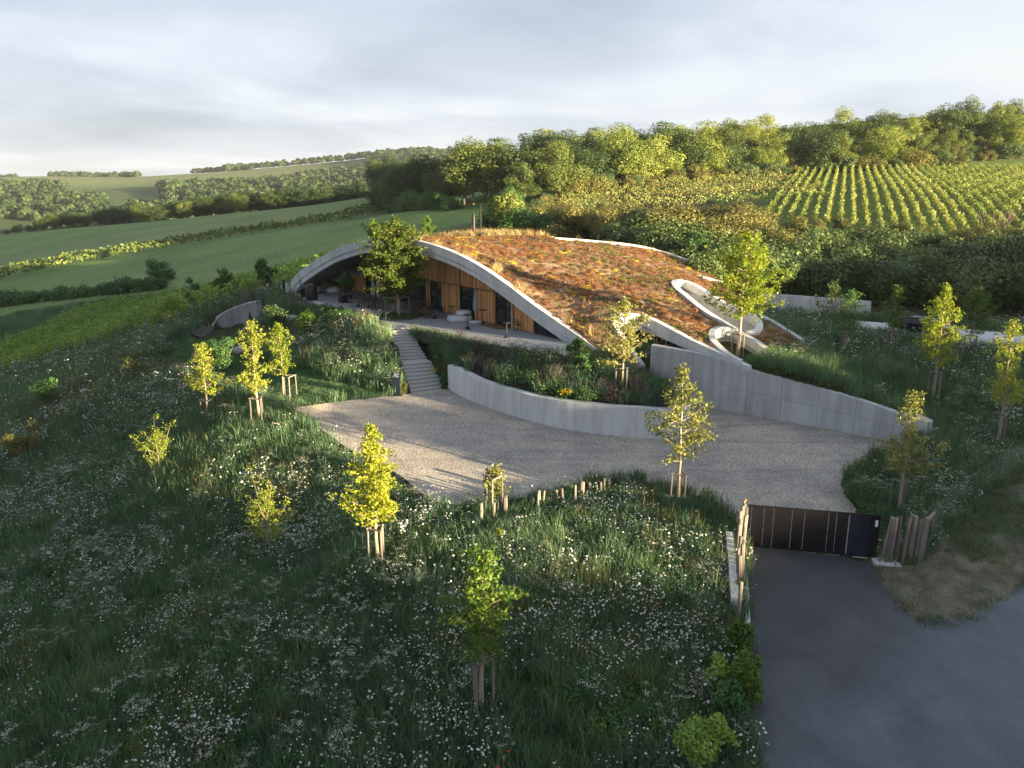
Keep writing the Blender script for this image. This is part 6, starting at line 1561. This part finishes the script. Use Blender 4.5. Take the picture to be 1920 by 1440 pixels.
def put_table(p, lb, bar=False, rz=0):
    global tp_, bt_
    if bar:
        if bt_ is None: bt_ = table_proto(1.08, .3, 'bar_table', False); bt_['group'] = 'black bar tables along the terrace edge'; c = bt_
        else: c = copy_tree(bt_)
    else:
        if tp_ is None: tp_ = table_proto(.74, .36, 'cafe_table', True); tp_['group'] = 'small dark tables on the terrace'; c = tp_
        else: c = copy_tree(tp_)
    c.location = [float(v) for v in p]; c.rotation_euler = (0, 0, rz); c['label'] = lb
sets = [((672, 575), 'at the left end of the dark table group', 2), ((692, 577), 'in the middle of the left table group', 4), ((712, 580), 'at the right end of the left table group', 4), ((703, 566), 'by the facade behind the left table group', 3),
        ((770, 588), 'just right of the terrace tree', 4), ((790, 592), 'before the wide glass front', 4), ((815, 597), 'before the tall dark door', 3), ((785, 580), 'close to the wide glass front', 3), ((983, 618), 'before the right end boards', 2)]
for (px, py), where, nc in sets:
    p = T(px, py); put_table(p, 'small dark square table ' + where, rz=FANG)
    for k in range(nc):
        a = FANG + math.pi / 2 * k + (math.pi / 2 if nc == 2 and k else 0) + (0 if nc > 2 else 0); d = np.array([math.sin(-a), math.cos(a)]) * .62
        put_chair((p[0] + d[0], p[1] + d[1], TZ), a + rp.normal(0, .12), ['dark wooden armchair, facade side, ', 'dark wooden armchair, left end, ', 'dark wooden armchair, garden side, ', 'dark wooden armchair, right end, '][k % 4] + where.replace('of the dark table group', 'of the left tables'))
for px, py, lb in ((710, 606, 'black bar table nearest the left terrace kerb'), (724, 612, 'black bar table at the head of the stairs'), (847, 600, 'black bar table beside the white daybed'), (877, 617, 'black bar table on the terrace edge before the daybed'), (905, 607, 'black bar table near the folded parasol'), (950, 633, 'black bar table at the planting edge by the doormat'), (600, 549, 'low black table among the beanbags')):
    put_table(T(px, py), lb, True)
def pouf(name, lb, p, prof, cat, mat=M['fabric']):
    rr = np.random.default_rng(int(abs(p[0]) * 100)); m = MB().lathe(prof, (0, 0, 0), 20)
    V = np.array(m.v); a = np.arctan2(V[:, 1], V[:, 0]); V[:, :2] *= (1 + .05 * np.sin(3 * a + rr.uniform(0, 6)) + .03 * np.sin(7 * a + 5 * V[:, 2]))[:, None]; m.v = [tuple(v) for v in V]
    return m
def beanbag(p, s, lb):
    r = empty('beanbag', p); tag(r, lb, 'beanbag', 'pale beanbags under the arch'); prof = [(.30, 0), (.46, .08), (.5, .25), (.44, .42), (.3, .58), (.14, .66), (.03, .68)]
    o = pouf('', '', p, [(a * s * 1.05, b * s * .74) for a, b in prof], '').build('cushion', M['fabric'], smooth=True); o.parent = r
    o = MB().tube([(-.05 * s, 0, .48 * s), (0, 0, .57 * s), (.06 * s, 0, .48 * s)], .015, 5).build('strap', M['fabric_grey']); o.parent = r
beanbag(T(627, 549), 1.35, 'large pale beanbag in front of the timber corner')
beanbag(T(596, 548), 1.0, 'pale beanbag left of the low black table')
beanbag(T(609, 546), .95, 'pale beanbag behind the low black table')
beanbag(T(618, 544), 1.0, 'pale beanbag nearest the round opening')
def daybed(p, lb, s=1.0):
    r = empty('daybed', p); tag(r, lb, 'daybed')
    o = MB().lathe([(.9 * s, 0), (.98 * s, .06), (.98 * s, .32), (.9 * s, .4), (.05, .42)], (0, 0, 0), 24).build('mattress', M['fabric'], smooth=True); o.parent = r
    o = MB().lathe([(.5 * s, .425), (.6 * s, .48), (.6 * s, .68), (.52 * s, .76), (.05, .78)], (.3, .25, 0), 20).build('back_cushion', M['fabric'], smooth=True); o.parent = r
daybed(T(862, 601), 'round white daybed with a back cushion in front of the boards')
daybed(T(603, 543), 'round pale sofa under the left leg of the arch', .9)
# white round seat wall seen through the opening behind the arch leg
sw = MB(); cx_, cy_ = at(616, 530, TZ)[:2]
V = []; F = []
for i in range(13):
    a = math.pi * (1.05 + .9 * i / 12); 
    for r_, z in ((1.3, -.3), (1.3, .95), (1.6, .95), (1.6, -.3)): V.append((cx_ + r_ * math.cos(a), cy_ + 2.6 - r_ * math.sin(a) * .5, TZ + z))
for i in range(12):
    for j in range(4): F.append((i * 4 + j, i * 4 + (j + 1) % 4, i * 4 + 4 + (j + 1) % 4, i * 4 + 4 + j))
F += [(0, 3, 2, 1), tuple(48 + q for q in range(4))]
o = link('seat_wall', mesh_np('seat_wall', V, F, [M['concrete_light']])); tag(o, 'pale rounded wall outside, seen through the gap beside the timber corner', 'wall')
def parasol(p, h, lb, base=True, s=1.0):
    r = empty('parasol', p); tag(r, lb, 'parasol', 'folded grey parasols on the terrace')
    o = MB().tube([(0, 0, .08), (0, 0, h)], .026, 8).build('pole', M['fabric_grey']); o.parent = r
    V = []; F = []; prof = [(.05, h - .02), (.09, h - .25), (.14, h - .9), (.17, h * .42), (.13, h * .36)]; k = 16
    for r_, z in prof:
        for j in range(k): a = 6.2832 * j / k; q = r_ * s * (1 + .28 * (j % 2)); V.append((q * math.cos(a), q * math.sin(a), z))
    for i in range(len(prof) - 1):
        for j in range(k): a, b = i * k + j, i * k + (j + 1) % k; F.append((a, b, b + k, a + k))
    F += [tuple(range(k))[::-1], tuple(range((len(prof) - 1) * k, len(prof) * k))]
    o = link('canopy', mesh_np('canopy', V, F, [M['fabric_grey']])); o.parent = r
    o = MB().lathe([(.02, h), (.04, h + .03), (.01, h + .1)], (0, 0, 0), 8).build('finial', M['black']); o.parent = r
    if base: o = MB().box((0, 0, .04), (.85, .85, .07), FANG).build('base', M['white'], bevel=.012); o.parent = r
parasol(T(892, 604), 2.55, 'folded grey parasol on a white square base near the daybed')
parasol(T(701, 572), 2.45, 'left of the two folded parasols among the left tables', False, .9)
parasol(T(711, 574), 2.4, 'right of the two folded parasols among the left tables', False, .9)
parasol(T(568, 552), 2.5, 'tall folded parasol standing by the covered grill at the left', False, 1.3)
# grill, its cover, planter, awning, doormat, post
p = T(573, 559); r = empty('gas_grill', p, .5); tag(r, 'dark green grey grill cart with side shelf at the left terrace edge', 'grill')
o = MB().box((0, 0, .5), (.75, .5, .75)).build('cabinet', M['car'], bevel=.02); o.parent = r
o = MB().lathe([(.42, .9), (.42, 1.0), (.36, 1.12), (.2, 1.2), (.02, 1.22)], (0, 0, 0), 16).build('lid', M['black']); o.parent = r
o = MB().box((-.58, 0, .84), (.4, .42, .03)).build('side_shelf', M['black']); o.parent = r
for sx in (-.3, .3): o = MB().box((sx, 0, .07), (.08, .4, .12)).build('foot', M['black']); o.parent = r
p = T(585, 563); r = empty('covered_grill', p, .5); tag(r, 'tall grill under a black cover at the left terrace edge', 'grill cover')
o = MB().lathe([(.52, .02), (.55, .3), (.56, .9), (.52, 1.25), (.4, 1.45), (.2, 1.54), (.02, 1.56)], (0, 0, 0), 18).build('cover', M['black'], smooth=True); o.parent = r
o = MB().tube([(-.15, -.5, 1.1), (.15, -.5, 1.1)], .02, 6).build('strap', M['fabric_grey']); o.parent = r
p = T(645, 567); r = empty('tree_planter', p); tag(r, 'black square planter with a slim leafy shrub on the terrace', 'planter')
o = MB().box((0, 0, .36), (.78, .78, .72), FANG).build('pot', M['black'], bevel=.02); o.parent = r
o = MB().box((0, 0, .725), (.68, .68, .02), FANG).build('soil', M['mat_brown']); o.parent = r
cr, _ = lobe_crown(1200, .62, 1.0, 2.1, 12, 1100, .12, 'leaf_green'); o = link('foliage', cr); o.parent = r
o = MB().tube([(0, 0, .7), (.03, 0, 1.4), (0, 0, 2.6)], [.04, .03, .01], 6).build('stem', M['bark']); o.parent = r
cr, _ = lobe_crown(1201, .55, .8, 1.3, 10, 900, .12, 'leaf_green'); p = T(657, 560); tree_thing('potted_shrub', 'dark potted shrub against the first dark door', 'plant', p, [('crown', cr), ('stem', MB().tube([(0, 0, .3), (0, 0, 1.4)], .03, 6).mesh('stem', M['bark'])), ('pot', MB().lathe([(.22, 0), (.3, .4), (.27, .4), (.25, .36)], (0, 0, 0), 14).mesh('pot', M['black']))])
a0, a1 = fp(s_of(650), .1), fp(s_of(718), .1); r = empty('awning', (a0[0], a0[1], TZ + 2.35)); tag(r, 'pale grey awning stretched out from the facade above the left tables', 'awning')
q = [(*a0, TZ + 2.62), (*a1, TZ + 2.62), (*(a1 + FN * 2.3), TZ + 2.28), (*(a0 + FN * 2.3), TZ + 2.28)]
wbuild(MB().add(q + [(x, y, z - .03) for x, y, z in q], [(0, 1, 2, 3), (7, 6, 5, 4), (0, 4, 5, 1), (1, 5, 6, 2), (2, 6, 7, 3), (3, 7, 4, 0)]), 'canvas', M['fabric_grey'], r)
wbuild(MB().tube([q[2], q[3]], .045, 8), 'front_bar', M['grey_metal'], r); wbuild(MB().box(((a0[0] + a1[0]) / 2, (a0[1] + a1[1]) / 2, TZ + 2.66), (np.linalg.norm(a1 - a0), .16, .14), FANG), 'cassette', M['black'], r)
for e_ in (0, 1):
    A, B = (a0, a1)[e_], np.array(q[3 - e_][:2]); wbuild(MB().tube([(*A, TZ + 2.5), (*((A + B) / 2), TZ + 2.36), (*B, TZ + 2.25)], .028, 6), 'arm', M['black'], r)
p = T(928, 612); o = MB().box((0, 0, .012), (2.6, 1.3, .02)).build('doormat', M['mat_brown'], bevel=.004); o.location = p; o.rotation_euler = (0, 0, FANG); tag(o, 'long brown coir mat before the right glass door', 'doormat')
p = T(533, 545); o = MB().tube([(0, 0, -.2), (0, 0, 1.0)], .12, 10).lathe([(.14, 1.0), (.14, 1.06), (.02, 1.1)], (0, 0, 0), 10).build('bollard', M['black']); o.location = p; tag(o, 'dark bollard beside the left foot of the arch', 'bollard')
# info lectern at the foot of the stairs
p = on_court(743, 741); r = empty('info_stand', p, .12); tag(r, 'dark metal information lectern with a sloping panel at the stair foot', 'sign')
o = MB().box((0, .02, .62), (.52, .26, 1.2)).build('column', M['car'], bevel=.012); o.parent = r
o = MB().box((0, 0, 1.30), (.60, .56, .05), M4=Matrix.Rotation(rad(32), 3, 'X')).build('panel', M['car'], bevel=.01); o.parent = r
nm = MB(); rs_ = np.random.default_rng(4)
for k in range(16):
    a = rs_.uniform(0, 6.28); c0 = Vector((rs_.uniform(-.2, .2), rs_.uniform(-.18, .18), .028)); dv = Vector((math.cos(a), math.sin(a), 0)) * rs_.uniform(.03, .08)
    Rm = Matrix.Rotation(rad(32), 3, 'X'); nm.tube([tuple(Rm @ (c0 - dv) + Vector((0, 0, 1.30))), tuple(Rm @ (c0 + dv) + Vector((0, 0, 1.30)))], .008, 4)
o = nm.build('map_marks', M['fabric']); o.parent = r; o['kind'] = 'stuff'
o = MB().box((0, 0, .015), (.8, .5, .03)).build('base_plate', M['black']); o.parent = r
# boulders on the left mound
for px, py, s, lb in ((455, 658, .8, 'pale boulder beside the feathery bush'), (548, 597, .6, 'pale stones below the terrace edge'), (461, 640, .55, 'grey boulder under the smaller curved wall'), (902, 996, .45, 'grey stone at the foot of the leftmost stakes')):
    g = base_at(px, py); bm = bmesh.new(); bmesh.ops.create_icosphere(bm, subdivisions=2, radius=s); rr = np.random.default_rng(int(px))
    for v in bm.verts: v.co = v.co * (1 + rr.normal(0, .07)); v.co.z *= .6
    me = bpy.data.meshes.new('boulder'); bm.to_mesh(me); bm.free(); o = link('boulder', me, None, M['terracotta']); o.location = g; tag(o, lb, 'stone')

# ------------------------------------------------------------------ parked car behind the meadow
c0 = np.array(on_ground(1694, 629)); c1 = np.array(on_ground(1800, 643)); ca = math.atan2(*(c1 - c0)[:2][::-1]); cm = (c0 + c1) / 2; cz = base_h(cm[0:1], cm[1:2])[0] + .17
car = empty('parked_car', (cm[0], cm[1] + .9, cz), ca); tag(car, 'dark blue car parked side on behind the trees at the right', 'car')
def prism(prof, w0, w1, z_split):
    n = len(prof); V = [(x, -(w1 if z > z_split else w0), z) for x, z in prof] + [(x, (w1 if z > z_split else w0), z) for x, z in prof]
    return MB().add(V, [tuple(range(n)), tuple(range(n, 2 * n))[::-1]] + [(i, i + n, (i + 1) % n + n, (i + 1) % n) for i in range(n)])
body = [(-2.25, .32), (-2.28, .62), (-2.2, .92), (-1.9, 1.0), (.95, .98), (1.9, .86), (2.2, .70), (2.25, .35), (1.9, .25), (-1.9, .25)]
o = prism(body, .90, .88, .9).build('body', M['car'], bevel=.03); o.parent = car
cab = [(-2.05, 1.0), (-1.65, 1.42), (-1.2, 1.50), (.0, 1.50), (.35, 1.42), (1.05, .98)]
o = prism(cab, .84, .64, 1.2).build('cabin', M['car'], bevel=.02); o.parent = car
for s in (-1, 1):
    for x0, x1, a0_, a1_ in ((-1.75, -1.05, -1.45, -1.0), (-.98, -.05, -.95, -.05), (.02, .85, .05, .35)):
        y0, y1 = .87 * s, .68 * s; P = [(x0, y0 * .985, 1.04), (x1, y0 * .985, 1.04), (a1_, y1 * 1.01, 1.40), (a0_, y1 * 1.01, 1.40)]
        V = P + [(x, y - .02 * s, z) for x, y, z in P]; o = MB().add(V, [(0, 1, 2, 3), (7, 6, 5, 4), (0, 4, 5, 1), (1, 5, 6, 2), (2, 6, 7, 3), (3, 7, 4, 0)]).build('window', M['glass']); o.parent = car
    o = MB().box((-2.24, .68 * s, .78), (.1, .32, .16)).build('tail_light', M['red']); o.parent = car
    o = MB().box((2.12, .66 * s, .68), (.2, .34, .12)).build('headlight', M['white']); o.parent = car
    o = MB().box((.62, .98 * s, 1.02), (.16, .2, .12)).build('mirror', M['car']); o.parent = car
    for x in (-1.38, 1.38):
        t = MB()
        for k in range(20): pass
        V = []; F = []; k = 20
        for yy, rr_ in ((.70, .24), (.70, .33), (.92, .33), (.92, .24)):
            for j in range(k): a = 6.2832 * j / k; V.append((x + rr_ * math.cos(a), yy * s, .33 + rr_ * math.sin(a)))
        for i in range(4):
            for j in range(k): F.append((i * k + j, i * k + (j + 1) % k, ((i + 1) % 4) * k + (j + 1) % k, ((i + 1) % 4) * k + j))
        w = MB().add(V, F).build('wheel', M['tyre']); w.parent = car
        V = [(x, .90 * s, .33)] + [(x + .24 * math.cos(6.2832 * j / k), .91 * s, .33 + .24 * math.sin(6.2832 * j / k)) for j in range(k)]
        rm = MB().add(V, [(0, 1 + j, 1 + (j + 1) % k) for j in range(k)]).build('rim', M['grey_metal']); rm.parent = w

# ------------------------------------------------------------------ evening air
hz_m = bpy.data.materials.new('haze'); hz_m.use_nodes = True; t = hz_m.node_tree; t.nodes.clear()
pv = t.nodes.new('ShaderNodeVolumePrincipled'); pv.inputs['Color'].default_value = (.80, .88, 1.0, 1); pv.inputs['Density'].default_value = 0.000065; pv.inputs['Anisotropy'].default_value = 0.1
mo = t.nodes.new('ShaderNodeOutputMaterial'); L(t, pv.outputs[0], mo.inputs['Volume'])
zlo, zhi = float(GZ.min()) - 1.5, max(float(GZ.max()) + 14.0, 60.0)
hb = MB().box((0, 2150, (zlo + zhi) / 2), (8800, 5800, zhi - zlo)).build('haze', hz_m); tag(hb, 'thin evening haze over the whole valley', kind='stuff')
print('haze', zlo, zhi)
